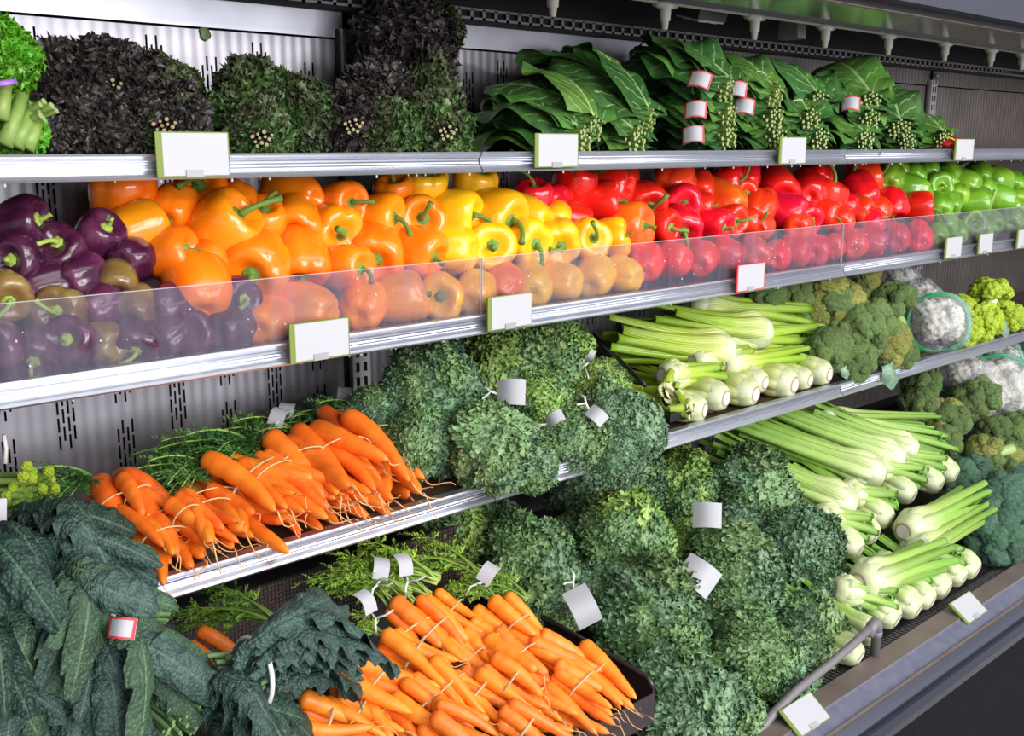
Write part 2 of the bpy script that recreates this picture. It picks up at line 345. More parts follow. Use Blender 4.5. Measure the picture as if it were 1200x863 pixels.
# ================================================================== STRUCTURE
XS = [0.018, 1.238, 2.458, 3.678, 4.898]            # section joints
YB = 0.396
Z1, Z2, Z3 = 1.488, 1.205, 0.893                     # shelf tops
YS1, YS2, YS3 = 0.0, -0.016, -0.030                  # shelf fronts
XL = -1.2
def sbox(name, lo, hi, mat, label=None): return struct(ob(name, bmesh_box(name, lo, hi, mat)), label)
sbox('floor', (-3, -8, -0.14), (8, 1.0, -0.12), M['tile'])
# dark plenum behind the panels
sbox('wall_back', (XL, YB + 0.05, 0.05), (XS[4], YB + 0.08, 2.0), M['black'])
sbox('wall_right', (XS[4], -0.38, 0.05), (XS[4] + 0.03, YB + 0.08, 2.0), M['backdark'])

def slotted(x0, x1, z0, z1, clusters):
    """flat sheet with real rectangular slot holes; clusters = list of (xc, zc)"""
    xs, zs, holes = {x0, x1}, {z0, z1}, []
    for xc, zc in clusters:
        for k in range(4):
            hx = xc + (k - 1.5) * 0.0088
            for r in range(3):
                hz = zc + (r - 1) * 0.031 + (0.011 if k % 2 else -0.004)
                a, b, c, d = hx - 0.0019, hx + 0.0019, hz - 0.0125, hz + 0.0125
                if a < x0 + .002 or b > x1 - .002 or c < z0 + .002 or d > z1 - .002: continue
                holes.append((a, b, c, d)); xs |= {a, b}; zs |= {c, d}
    xs = sorted(xs); zs = sorted(zs); ix = {v: i for i, v in enumerate(xs)}; iz = {v: i for i, v in enumerate(zs)}
    skip = set()
    for a, b, c, d in holes:
        for i in range(ix[a], ix[b]):
            for j in range(iz[c], iz[d]): skip.add((i, j))
    mb = MB(); nz = len(zs)
    V = [(x, 0, z) for x in xs for z in zs]
    F = [(i * nz + j, (i + 1) * nz + j, (i + 1) * nz + j + 1, i * nz + j + 1) for i in range(len(xs) - 1) for j in range(nz - 1) if (i, j) not in skip]
    mb.add(V, F); return mb
def clus(x0, x1):
    L = []
    k0 = int((x0 - 0.637) / 0.1015) - 2
    for k in range(k0, k0 + 20):
        x = 0.637 + 0.1015 * k
        if not (x0 + 0.05 < x < x1 - 0.05): continue
        for z in ((1.645, 1.405, 1.165, 1.034, 0.80) if k % 2 == 0 else (1.60, 1.34, 1.10, 0.966, 0.74)): L.append((x, z))
    return L
bounds = [XL] + XS
for i in range(5):
    x0, x1 = bounds[i] + 0.012, bounds[i + 1] - 0.012
    plainp = i in (0, 3, 4)
    me = slotted(x0, x1, 0.60, 1.70, [] if plainp else clus(x0, x1)).mesh('back_panel', M['backdark'] if i >= 3 else M['backsteel'], False)
    o = ob('back_panel', me, None, T(0, YB, 0)); struct(o, 'slotted stainless steel back panel of the case')
    up = bmesh_box('upper_panel', (x0, YB - 0.004, 1.704), (x1, YB + 0.004, 1.86), M['upperpanel'] if i < 3 else M['backdark'])
    struct(ob('upper_duct_panel', up), 'upper duct panel above the slotted back panel')
# slotted uprights at each joint
def upright(X):
    root = empty('slotted_upright', T(X, YB - 0.002, 0.6))
    mb = MB(); w = 0.022
    for a, b in ((-w, -0.014), (-0.005, 0.005), (0.014, w)): mb.box((a, -0.016, 0), (b, 0.0, 1.12))
    z = 0.0
    while z < 1.10:
        mb.box((-0.014, -0.016, z), (-0.005, 0.0, z + 0.011)); mb.box((0.005, -0.016, z), (0.014, 0.0, z + 0.011)); z += 0.0305
    ob('slotted_channel', mb.mesh('slotted_channel', M['upright'], False), root, Matrix())
    ob('back_plate', bmesh_box('upright_back', (-0.03, -0.003, 0), (0.03, -0.001, 1.12), M['black']), root, Matrix())
    bo = MB().tube([(0, -0.012, 1.135), (0, -0.028, 1.135)], 0.007, 10); ob('bolt', bo.mesh('bolt', M['greyplastic']), root, Matrix())
    struct(root, 'slotted steel shelf upright on the back wall')
for X in XS[:4]: upright(X)

# canopy
can = empty('case_canopy', T(0, 0, 1.9))
def cpart(name, lo, hi, mat): return ob(name, bmesh_box(name, lo, hi, mat), can, T(0, 0, -1.9))
cpart('top_liner', (XL, -0.20, 1.88), (XS[4], YB + 0.08, 1.90), M['canopy'])
def prism(name, prof, x0, x1, mat, smooth=False):
    P = np.array([[(x, y, z) for (y, z) in prof] for x in (x0, x1)]); mb = MB().grid(P, True)
    n = len(prof); mb.f += [tuple(range(n - 1, -1, -1)), tuple(range(n, 2 * n))]; mb.mi += [0, 0]
    return mb.mesh(name, mat, smooth)
ob('mirror_strip', prism('mirror_strip', [(-0.02, 1.782), (-0.026, 1.782), (-0.141, 1.796), (-0.141, 1.802), (-0.135, 1.802)], XL, XS[4], M['mirror']), can, T(0, 0, -1.9))
ob('mirror_edge', bmesh_box('mirror_edge', (XL, -0.022, 1.776), (XS[4], -0.014, 1.79), M['blackplastic']), can, T(0, 0, -1.9))
ob('brown_trim', bmesh_box('brown_trim', (XL, -0.152, 1.797), (XS[4], -0.141, 1.806), M['brownrail']), can, T(0, 0, -1.9))
ob('shadow_gap', bmesh_box('shadow_gap', (XL, -0.16, 1.80), (XS[4], -0.152, 1.82), M['blackplastic']), can, T(0, 0, -1.9))
ob('fascia_panel', bmesh_box('fascia_panel', (XL, -0.20, 1.812), (XS[4], -0.16, 2.12), M['fascia']), can, T(0, 0, -1.9))
struct(can, 'grey canopy fascia with mirrored strip over the case')
# honeycomb air grille at the back of the canopy
gr = MB(); zc0 = 1.755
for z in (1.757, 1.775): gr.box((XL, YB - 0.055, z), (XS[4], YB - 0.052, z + 0.005))
x = 0.9
while x < 4.2:
    gr.box((x, YB - 0.055, 1.757), (x + 0.008, YB - 0.052, 1.778)); x += 0.034
g = ob('air_grille', gr.mesh('air_grille', M['greyplastic'], False))
struct(g, 'slotted air discharge grille under the canopy')
struct(ob('grille_box', bmesh_box('grille_box', (XL, YB - 0.045, 1.752), (XS[4], YB - 0.006, 1.86), M['black'])))

# mist pipe with nozzles
YP = 0.02
mp = empty('mist_pipe', T(1.4, YP, 1.785))
nz_px = [(648, -6), (780, 4), (885, 22), (968, 33), (1042, 43), (1108, 54), (1162, 63), (1198, 71)]
nzx = [atY(a, b, YP)[0] for a, b in nz_px]
ob('pipe', MB().tube([(-1.6, 0, 0), (3.3, 0, 0)], 0.008, 12).mesh('mist_pipe', M['shadedwhiteplastic']), mp, Matrix())
nozz = MB().tube([(0, 0, 0.012), (0, 0, 0), (0, 0, -0.012), (0, 0, -0.0125), (0, 0, -0.03), (0, 0, -0.0305), (0, 0, -0.043)],
                 [0.013, 0.013, 0.013, 0.009, 0.008, 0.006, 0.0045], 12)
nozz.tube([(-0.022, 0, 0), (0.022, 0, 0)], 0.0115, 12)
nme = nozz.mesh('nozzle', M['shadedwhiteplastic'])
for X in nzx: ob('nozzle', nme, mp, T(X - 1.4, 0, 0) @ Sm(1.3))
tag(mp, 'misting pipe with drop nozzles under the canopy', 'pipe')
# small hooded lamp box and bracket under the canopy
p = atY(822, 22, 0.10); lb = empty('sensor_box', T(*p))
ob('housing', bmesh_box('housing', (-0.05, -0.03, 0.0), (0.05, 0.04, 0.035), M['blackplastic']), lb, Rm(0.25, 'X'))
ob('cover_plate', bmesh_box('cover_plate', (-0.045, -0.028, -0.004), (0.045, 0.036, 0.0), M['greyplastic']), lb, Rm(0.25, 'X'))
for sx in (-0.02, 0.018): ob('window', bmesh_box('sensor_window', (sx - 0.012, -0.02, -0.006), (sx + 0.014, 0.028, -0.004), M['shadedwhiteplastic']), lb, Rm(0.25, 'X'))
tag(lb, 'small black control box with pale windows under the canopy', 'control box')
p = atY(928, 46, 0.2)
tag(ob('canopy_bracket', prism('canopy_bracket', [(-0.03, 0.0), (0.03, 0.0), (0.02, 0.12), (-0.02, 0.12)], -0.02, 0.02, M['greyplastic']), None, T(*p)), 'grey bracket hanging under the canopy behind the mist pipe', 'bracket')

# ------------------------------------------------------------------ shelves
def shelf(x0, x1, zt, yf, label):
    root = empty('display_shelf', T((x0 + x1) / 2, yf, zt)); hw = (x1 - x0) / 2 - 0.0015
    ob('deck', bmesh_box('shelf_deck', (-hw, 0.012, -0.022), (hw, YB - yf - 0.02, -0.010), M['deck']), root, Matrix())
    prof = [(0.016, 0.0), (-0.002, 0.0), (-0.004, -0.003), (-0.001, -0.006), (0.004, -0.012), (0.0045, -0.017), (0.002, -0.023), (-0.003, -0.028), (-0.006, -0.032), (-0.004, -0.035), (0.012, -0.034), (0.016, -0.03)]
    rl = ob('price_rail', prism('price_rail', prof, -hw, hw, M['alu']), root, Matrix())
    for k, zz in enumerate((-0.0105, -0.0155, -0.0205)):
        y = (0.0032, 0.0040, 0.0026)[k]
        ob('ridge', MB().tube([(-hw, y, zz), (hw, y, zz)], 0.0011, 6).mesh('rail_ridge', M['alu']), rl, Matrix())
    for sx in (-hw + 0.015, hw - 0.015):
        br = [(0.02, -0.024), (YB - yf - 0.02, -0.024), (YB - yf - 0.02, -0.095), (YB - yf - 0.07, -0.085), (YB - yf - 0.14, -0.05), (0.12, -0.034)]
        ob('bracket', prism('shelf_bracket', br, sx - 0.0015, sx + 0.0015, M['under']), root, Matrix())
    tag(root, label, 'shelf', 'steel display shelves')
rown = ['top', 'middle', 'lower']
secn = ['far left', 'left', 'centre', 'right', 'far right']
below = {(0, 1): 'under the dark kale', (0, 2): 'under the collard greens', (0, 3): 'under the far end past the collards', (0, 4): 'at the far right end',
         (1, 1): 'under the purple and orange peppers', (1, 2): 'under the yellow and red peppers', (1, 3): 'under the green peppers', (1, 4): 'at the far right end',
         (2, 1): 'under the bunched carrots', (2, 2): 'under the curly kale and celery', (2, 3): 'under the broccoli and cauliflower', (2, 4): 'at the far right end'}
for r, (zt, yf) in enumerate(((Z1, YS1), (Z2, YS2), (Z3, YS3))):
    for i in range(5):
        x0, x1 = bounds[i], bounds[i + 1]
        if i == 0: continue
        shelf(x0, x1, zt, yf, '%s shelf with aluminium price rail %s' % (rown[r], below[(r, i)]))

# clear acrylic fences on the pepper shelf
def fence(x0, x1, label):
    root = empty('acrylic_fence', T((x0 + x1) / 2, YS2 + 0.012, Z2)); hw = (x1 - x0) / 2 - 0.001
    ob('panel', bmesh_box('acrylic_panel', (-hw, -0.0015, 0.0), (hw, 0.0015, 0.098), M['acrylic']), root, Matrix())
    ob('top_edge', bmesh_box('acrylic_top', (-hw, -0.0016, 0.098), (hw, 0.0016, 0.0992), M['acredge']), root, Matrix())
    for sx in (-hw, hw - 0.0012): ob('side_edge', bmesh_box('acrylic_side', (sx, -0.0017, 0.0), (sx + 0.0012, 0.0017, 0.098), M['acredge']), root, Matrix())
    mb = MB(); n = int(34 * (x1 - x0))
    for k in range(n):
        x = RNG.uniform(-hw + .01, hw - .01); z = RNG.uniform(0.01, 0.094) ; r = RNG.uniform(0.0006, 0.0016)
        mb.tube([(x, -0.0016, z + r), (x, -0.0016 - r * 0.6, z + r * 0.3), (x, -0.0016 - r * 0.7, z - r * 0.6), (x, -0.0016, z - r * 1.4)], [r * 0.3, r * 0.8, r, r * 0.2], 6)
    d = ob('water_drops', mb.mesh('water_drops', M['drop']), root, Matrix()); d['kind'] = 'stuff'
    tag(root, label, 'acrylic panel', 'clear acrylic fences')
fence(XS[0], XS[1] - 0.004, 'clear wet acrylic fence in front of the purple and orange peppers')
fence(XS[1] - 0.004, XS[2], 'clear wet acrylic fence in front of the yellow and red peppers')
fence(XS[2], XS[3], 'clear wet acrylic fence in front of the last red and the green peppers')
fence(XS[3], XS[4], 'clear acrylic fence at the far right end of the pepper shelf')

# drips hanging under the shelf rails
for (zt, yf, nm) in ((Z1, YS1, 'top'), (Z2, YS2, 'pepper')):
    mb = MB()
    for k in range(36):
        x = RNG.uniform(0.3, 3.6); r = RNG.uniform(0.0009, 0.0019)
        z = zt - 0.0355; y = yf + 0.004
        mb.tube([(x, y, z + 0.001), (x, y, z - r), (x, y, z - 2.2 * r), (x, y, z - 2.9 * r)], [r * 0.9, r, r * 0.9, r * 0.2], 6)
    d = ob('water_drips', mb.mesh('water_drips', M['drop'])); d['kind'] = 'stuff'
    tag(d, 'water drips hanging under the %s shelf rail' % nm, 'water drops')

# price tags
def price_tag(x0, x1, zb, y, label, edge='limeprint', rot=None, h=0.06):
    root = empty('price_tag', T((x0 + x1) / 2, y, zb) if rot is None else rot); w = x1 - x0
    ob('card', bmesh_box('tag_card', (-w / 2, -0.001, 0), (w / 2, 0.001, h), M['paper']), root, Matrix())
    ob('colour_stripe', bmesh_box('tag_stripe', (-w / 2 - .0005, -0.0016, -0.0005), (-w / 2 + (0.009 if edge == 'limeprint' else 0.004), 0.0014, h + .0005), M[edge]), root, Matrix())
    ob('border', MB().box((-w / 2, -0.0014, h - 0.001), (w / 2, 0.0012, h + 0.0006)).box((-w / 2, -0.0014, -0.0006), (w / 2, 0.0012, 0.0012)).box((w / 2 - 0.001, -0.0014, 0), (w / 2 + 0.0006, 0.0012, h)).mesh('tag_border', M[edge], False), root, Matrix())
    ob('clip', bmesh_box('tag_clip', (-0.013, -0.0035, -0.001), (0.013, -0.001, 0.009), M['acredge']), root, Matrix())
    tag(root, label, 'price tag', 'blank price tags')
price_tag(0.643, 0.751, 1.457, -0.012, 'blank white price tag below the dark kale on the top rail')
price_tag(1.358, 1.470, 1.460, -0.012, 'blank white price tag below the left collard bunches on the top rail')
price_tag(2.140, 2.251, 1.457, -0.012, 'blank white price tag below the right collard bunches on the top rail')
price_tag(3.030, 3.150, 1.456, -0.012, 'blank white price tag at the right end of the top rail by a red packet')
price_tag(0.827, 0.934, 1.174, -0.028, 'blank white price tag below the orange peppers, largest on the pepper rail')
price_tag(1.228, 1.336, 1.176, -0.028, 'blank white price tag below the yellow peppers on the pepper rail')
price_tag(1.973, 2.080, 1.176, -0.028, 'blank red-edged price tag below the red peppers on the pepper rail', 'redpaper')
price_tag(2.986, 3.092, 1.178, -0.028, 'small blank price tag below the green peppers, left of the pair')
price_tag(3.204, 3.305, 1.176, -0.028, 'small blank price tag below the green peppers, right of the pair')
price_tag(3.485, 3.595, 1.174, -0.028, 'blank price tag at the right edge of the picture on the pepper rail')

# ------------------------------------------------------------------ base of the case
YD0, ZD0, SD = -0.37, 0.385, 0.22                   # sloped bottom deck: z = ZD0 + SD*(Y-YD0)
dk = ob('bottom_deck', prism('bottom_deck', [(YD0, ZD0), (YB, ZD0 + SD * (YB - YD0)), (YB, ZD0 + SD * (YB - YD0) - 0.02), (YD0, ZD0 - 0.02)], XL, XS[4], M['blackplastic']))
struct(dk, 'black sloping bottom deck of the case')
base = empty('case_base', T(2, -0.4, 0.0))
def bp(name, prof, mat, x0=XL, x1=XS[4]): return ob(name, prism(name, prof, x0, x1, mat), base, T(-2, 0.4, 0))
bp('taupe_strip', [(-0.388, 0.410), (-0.434, 0.408), (-0.436, 0.37), (-0.388, 0.37)], M['brownrail'])
bp('tag_channel', [(-0.434, 0.4065), (-0.435, 0.403), (-0.480, 0.388), (-0.480, 0.36), (-0.434, 0.36)], M['bluerail'])
bp('lower_strip', [(-0.478, 0.394), (-0.490, 0.390), (-0.490, 0.35), (-0.478, 0.35)], M['brownrail'])
bp('chrome_strip', [(-0.488, 0.3935), (-0.500, 0.388), (-0.506, 0.378), (-0.502, 0.365), (-0.488, 0.36)], M['chrome'])
bp('bumper', [(-0.485, 0.366), (-0.510, 0.362), (-0.520, 0.350), (-0.520, 0.335), (-0.508, 0.322), (-0.485, 0.32)], M['bumper'])
bp('front_panel', [(-0.480, 0.345), (-0.490, 0.33), (-0.500, -0.09), (-0.480, -0.09)], M['kick'])
bp('kick_plate', [(-0.42, -0.06), (-0.43, -0.06), (-0.43, -0.12), (-0.42, -0.12)], M['blackplastic'])
bp('cabinet_body', [(-0.44, 0.34), (-0.44, -0.12), (YB + 0.08, -0.12), (YB + 0.08, 0.36), (-0.36, 0.36)], M['blackplastic'])
struct(base, 'charcoal front base of the refrigerated case')
gb = MB(); x = 0.9
while x < 4.6:
    gb.box((x, -0.386, 0.387), (x + 0.0045, -0.335, 0.3905)); x += 0.0125
gb.box((0.8, -0.362, 0.384), (4.7, -0.358, 0.387))
go = ob('front_air_grille', gb.mesh('front_air_grille', M['greyplastic'], False)); struct(go, 'black barred air grille along the front of the bottom deck')
struct(ob('grille_well', bmesh_box('grille_well', (XL, -0.386, 0.372), (XS[4], -0.335, 0.374), M['black'])))
def rail_tag(pa, pb, label):
    a = atY(pa[0], pa[1], -0.408); b = atY(pb[0], pb[1], -0.408); a[2] = b[2] = 0.424; mid = (a + b) / 2
    zax = nrm((0, 0.041, 0.030)); m = frame(mid - zax * 0.052 + np.array([0, -.002, .004]), (1, 0, 0), zax)
    m = Matrix(((1, 0, 0, m[0][3]), (0, -(-zax[2]) * 1, zax[1], m[1][3]), (0, -zax[1], zax[2], m[2][3]), (0, 0, 0, 1)))
    price_tag(-0.055, 0.055, 0, 0, label, rot=m)
rail_tag((918, 840), (948, 815), 'blank white price tag on the bottom rail beside the curly kale')
rail_tag((1114, 706), (1138, 693), 'blank white price tag on the bottom rail beside the celery')

# ================================================================== PRODUCE PROTOTYPES
# ---------------------------------------------------------------- bell pepper
def spline(pts, n):
    pts = np.array(pts, float); d = np.r_[0, np.cumsum(np.linalg.norm(np.diff(pts, axis=0), axis=1))]; d /= d[-1]
    t = np.linspace(0, 1, n); out = []
    m = np.gradient(pts, d, axis=0)
    for x in t:
        i = min(np.searchsorted(d, x, 'right') - 1, len(d) - 2); h = d[i + 1] - d[i]; u = (x - d[i]) / h
        out.append((2*u**3-3*u**2+1)*pts[i] + (u**3-2*u**2+u)*h*m[i] + (-2*u**3+3*u**2)*pts[i+1] + (u**3-u**2)*h*m[i+1])
    return np.array(out)
def pepper_mb(seed, lobes, hgt, taper):
    r = np.random.default_rng(seed)
    prof = spline([(0.001, .86), (.14, .865), (.30, .90), (.50, .965), (.70, .995), (.88, .95), (.985, .84), (1.0, .68), (.965, .48),
                   (.97 - .13 * taper, .3), (.90 - .22 * taper, .15), (.72 - .2 * taper, .035), (.46 - .1 * taper, .0), (.2, .03), (.001, .065)], 30)
    th = np.linspace(0, 2 * PI, 44, endpoint=False); ph = r.uniform(0, 6); P = np.zeros((30, 44, 3))
    la = r.uniform(0.88, 1.12, lobes)
    tw = r.uniform(-0.25, 0.25)
    for i, (rr, z) in enumerate(prof):
        a = th + ph + tw * z
        g = np.abs(np.sin(lobes * a / 2)) ** 0.55
        dmid = 0.10 + 0.13 * (1 - min(z / 0.35, 1)) ** 1.2 + 0.09 * max(0, (z - 0.75) / 0.25)
        idx = np.floor(((lobes * a / 2) / PI) % lobes).astype(int)
        la_s = la[idx] * g + (1 - g)
        rad = rr * (1 - dmid + dmid * g) * (0.5 + 0.5 * la_s) * 0.5
        zz = z * hgt - 0.05 * (1 - g) * max(0, (z - .8)) + 0.03 * np.sin(a + 1) * z
        zz = zz + (0.06 * (la[idx] - 1) * g if z < 0.3 else 0)
        P[i] = np.stack([rad * np.cos(th), rad * np.sin(th), (zz - 0.5 * hgt)], -1)
    P[:, :, 0] += 0.03 * np.sin(P[:, :, 2] * 3 + ph)
    mb = MB().grid(P[::-1], True); return mb, hgt
def stem_mb(seed, length, bend):
    r = np.random.default_rng(seed); mb = MB()
    th = np.linspace(0, 2 * PI, 20, endpoint=False); ph = r.uniform(0, 6)
    rings = []
    for q, h in ((0.02, 0.06), (0.07, 0.052), (0.12, 0.02), (0.165, -0.002), (0.19, 0.0)):
        rad = q * (1 + (0.20 * np.cos(6 * th + ph) if q > 0.1 else 0)); rings.append(np.stack([rad * np.cos(th), rad * np.sin(th), np.full(20, h) - 0.01], -1))
    mb.grid(np.array(rings)[::-1], True)
    t = np.linspace(0, 1, 9); d = r.uniform(0, 2 * PI)
    pts = np.stack([bend * length * t ** 2 * np.cos(d), bend * length * t ** 2 * np.sin(d), 0.03 + length * (t - 0.28 * bend * t ** 2)], -1)
    rad = 0.062 - 0.022 * np.sin(t * PI * 0.8) + 0.014 * (t > 0.9); mb.tube(pts, rad, 9); return mb
PEP_SH = [pepper_mb(1, 4, 1.0, .5), pepper_mb(2, 3, 1.08, .9), pepper_mb(3, 4, .9, .25), pepper_mb(4, 3, .98, .4), pepper_mb(5, 4, 1.22, .8), pepper_mb(6, 5, .92, .5)]
PEPM = {}
def pepper_mesh(col, k):
    if (col, k) not in PEPM: PEPM[(col, k)] = PEP_SH[k][0].mesh('bell_pepper_%s' % col, M[col])
    return PEPM[(col, k)]
STEMB = [stem_mb(20 + k, L, b) for k, (L, b) in enumerate(((0.40, 0.8), (0.50, 0.9), (0.24, 0.3), (0.58, 0.7)))]
STEMM = {(k, m): STEMB[k].mesh('pepper_stem', M[m]) for k in range(4) for m in ('pepstem', 'pepstemlight')}
PPL = (0.05, 1.25, 1.2)
# direction codes: the way the stem end points, in the viewer's terms (right, up, towards)
DIRS = {'f': (0.1, 0.1, 1), 'fd': (0.15, -0.45, 1), 'fr': (0.7, -0.05, 0.9), 'fl': (-0.7, 0.0, 0.9), 'fu': (0.15, 0.7, 0.8), 'u': (0.1, 1, 0.35),
        'r': (1, 0.1, 0.25), 'rd': (0.9, -0.35, 0.6), 'ru': (0.8, 0.6, 0.3), 'l': (-1, 0.1, 0.2), 'd': (0.1, -0.9, 0.5), 'b': (0.2, 0.25, -1), 'bu': (-.3, 0.6, -.8), 'bl': (-0.9, 0.1, -0.6), 'br': (.9, .2, -.6), 'ur': (.35, .9, .3)}
HR = nrm((RT[0], RT[1], 0)); HT = nrm((-FW[0], -FW[1], 0))
def vdir(code):
    a, b, c = DIRS[code]; return nrm(a * HR + b * np.array([0, 0, 1.0]) + c * HT)
# (px, py, apparent diameter px, stem direction, colour, behind-the-panel?)
PEPPERS = [
 (25,262,56,'r','purple'),(27,306,52,'f','purple'),(80,299,54,'fu','purple'),(113,281,46,'ru','purple'),(152,304,42,'b','purple'),(132,332,50,'fd','olive'),
 (5,345,48,'fr','olive'),(58,344,46,'br','purple'),(100,325,40,'b','purple'),
 (12,404,46,'f','purple',1),(48,408,44,'fd','purple',1),(85,396,44,'f','purple',1),(121,397,40,'bl','olive',1),(155,392,42,'fd','purple',1),(198,388,46,'b','purple',1),
 (230,394,40,'f','purple',1),(260,386,40,'b','purple',1),(72,366,44,'f','olive',1),(160,363,42,'fd','olive',1),(272,357,50,'fr','purple',1),(115,365,42,'b','purple',1),(200,360,40,'b','purple',1),
 (147,229,64,'u','orange'),(254,228,60,'fu','orange'),(344,221,58,'bl','orange'),(165,273,62,'br','orange'),(210,246,48,'b','orange'),
 (250,270,72,'ru','orange'),(297,258,48,'fu','orange'),(343,257,54,'fd','orange'),(388,270,58,'fr','orange'),(398,239,50,'fr','orange'),(193,300,58,'r','orange'),
 (240,310,50,'b','orange'),(215,338,70,'bu','orange'),(300,310,72,'fd','orange'),(352,300,58,'d','orange'),
 (312,377,52,'b','orange',1),(362,363,68,'bl','orange',1),(441,256,56,'r','orange'),(494,257,54,'f','orange'),(402,316,52,'r','orange'),(441,294,60,'fd','orange'),
 (490,294,56,'rd','orange'),(462,231,42,'u','orange'),(468,357,60,'br','orange',1),(425,365,52,'b','orange',1),(587,335,44,'b','orange',1),(275,245,36,'b','orange'),
 (498,221,48,'u','yellow'),(559,222,48,'u','yellow'),(527,250,54,'r','yellow'),(577,251,60,'rd','yellow'),(621,257,48,'bl','yellow'),
 (529,291,56,'bl','yellow'),(572,291,54,'f','yellow'),(613,280,52,'fr','yellow'),(650,280,50,'fd','yellow'),(683,278,46,'fr','yellow'),(715,278,40,'r','yellow'),
 (518,348,50,'f','yellow',1),(555,344,46,'b','yellow',1),(621,335,46,'b','yellow',1),(657,332,44,'bl','yellow',1),(696,327,44,'b','yellow',1),(731,322,40,'bl','yellow',1),(650,258,34,'b','yellow'),
 (672,221,48,'ur','red'),(714,215,50,'bl','red'),(731,206,34,'b','red'),(633,236,38,'u','red'),(670,255,36,'l','red'),(706,241,46,'r','red'),
 (756,236,48,'fd','red'),(791,214,46,'b','red'),(803,236,40,'f','red'),(727,265,52,'r','redorange'),(797,262,44,'fd','red'),(772,263,38,'rd','red'),
 (832,262,38,'rd','red'),(844,236,46,'bl','redorange'),(853,217,38,'r','red'),(852,258,34,'fr','red'),(873,262,34,'r','red'),(885,246,38,'b','red'),
 (872,228,32,'f','red'),(873,210,34,'b','red'),(826,221,30,'b','red'),(815,243,30,'r','red'),(650,240,36,'b','red'),
 (911,219,44,'fd','red'),(948,224,42,'b','red'),(956,208,34,'b','red'),(917,247,44,'rd','red'),(943,254,36,'fd','red'),(964,250,32,'rd','red'),
 (968,232,38,'ur','red'),(1012,201,38,'r','red'),(1009,227,38,'bu','red'),(987,240,30,'bl','red'),(1004,245,32,'rd','red'),(1028,248,30,'b','red'),
 (1042,239,36,'d','red'),(1074,244,34,'r','red'),(888,262,30,'b','red'),(928,262,32,'b','red'),(985,258,30,'b','red'),(1020,262,28,'b','red'),(900,240,32,'b','red'),
 (757,309,38,'b','red',1),(790,305,38,'bl','red',1),(822,304,36,'b','red',1),(853,300,36,'bl','red',1),(884,298,36,'b','red',1),(909,306,34,'b','red',1),(931,295,34,'bl','red',1),
 (954,298,34,'b','red',1),(975,290,30,'b','red',1),(997,287,34,'b','red',1),(1020,287,34,'bl','red',1),(1049,279,32,'b','red',1),(1076,281,32,'b','red',1),
 (1041,211,34,'b','green'),(1072,224,34,'bl','green'),(1067,206,28,'b','green'),(1096,216,30,'f','green'),(1112,216,28,'b','green'),(1131,215,32,'bl','green'),
 (1147,206,28,'b','green'),(1166,213,34,'br','green'),(1093,240,30,'b','green'),(1110,240,30,'b','green'),(1134,238,32,'r','green'),(1149,236,28,'b','green'),
 (1170,234,32,'bl','green'),(1191,234,28,'b','green'),(1089,203,26,'b','green'),(1054,197,24,'b','green'),(1112,203,24,'b','green'),(1186,215,26,'b','green'),(1122,228,26,'b','green'),(1153,222,26,'b','green'),(1085,232,26,'b','green'),
 (1107,264,28,'b','green',1),(1137,262,28,'f','green',1),(1162,261,28,'b','green',1),(1185,259,28,'b','green',1),(1120,274,26,'b','green',1),(1150,272,26,'b','green',1),(1097,276,26,'b','green',1),
]
recs = []
for i, e in enumerate(PEPPERS):
    px, py, dpx, code, col = e[:5]; beh = len(e) > 5
    P = onP(px, py, PPL)
    if beh and P[1] < 0.048: P = atY(px, py, 0.048)
    P[1] = min(P[1], YB - 0.065)
    P = onP(px, py, (P[1], 0, 1e6)) if False else atY(px, py, P[1])
    size = min(max(1.15 * dpx * depth(P) / FPX, 0.072), 0.115)
    if beh: size = min(size, 0.092)
    P[2] = max(P[2], Z2 - 0.01 + size * 0.46); P[2] = min(P[2], Z1 - 0.030 - size * 0.47)
    recs.append([px, py, P, size, code, col, beh, i])
for _ in range(6):                                     # settle: push apart peppers that overlap too deeply
    for a in range(len(recs)):
        for b in range(a + 1, len(recs)):
            d = recs[b][2] - recs[a][2]; dist = np.linalg.norm(d); need = 0.37 * (recs[a][3] + recs[b][3])
            if dist < need:
                m = (need - dist) * 0.5 * d / (dist + 1e-6); m[2] *= 0.4; m *= 0.7
                recs[a][2] -= m; recs[b][2] += m
    for r in recs:
        r[2][1] = min(max(r[2][1], 0.0 + r[3] * 0.5), YB - r[3] * 0.5 - 0.005)
        r[2][2] = min(max(r[2][2], Z2 - 0.01 + r[3] * 0.46), Z1 - 0.030 - r[3] * 0.46)
rows = {}
for r in recs:
    name = 'behind the clear panel' if r[6] else ('in front above the panel' if r[2][1] < 0.10 else ('mid-pile' if r[2][1] < 0.155 else 'in back'))
    key = ({'redorange': 'red', 'olive': 'purple'}.get(r[5], r[5]), name); rows.setdefault(key, []).append(r)
NICE = {'orange': 'orange', 'yellow': 'yellow', 'red': 'red', 'redorange': 'orange-streaked red', 'green': 'green', 'purple': 'purple', 'olive': 'olive-purple'}
GRP = {'orange': 'orange bell peppers', 'yellow': 'yellow bell peppers', 'red': 'red bell peppers', 'redorange': 'red bell peppers', 'green': 'green bell peppers', 'purple': 'purple bell peppers', 'olive': 'purple bell peppers'}
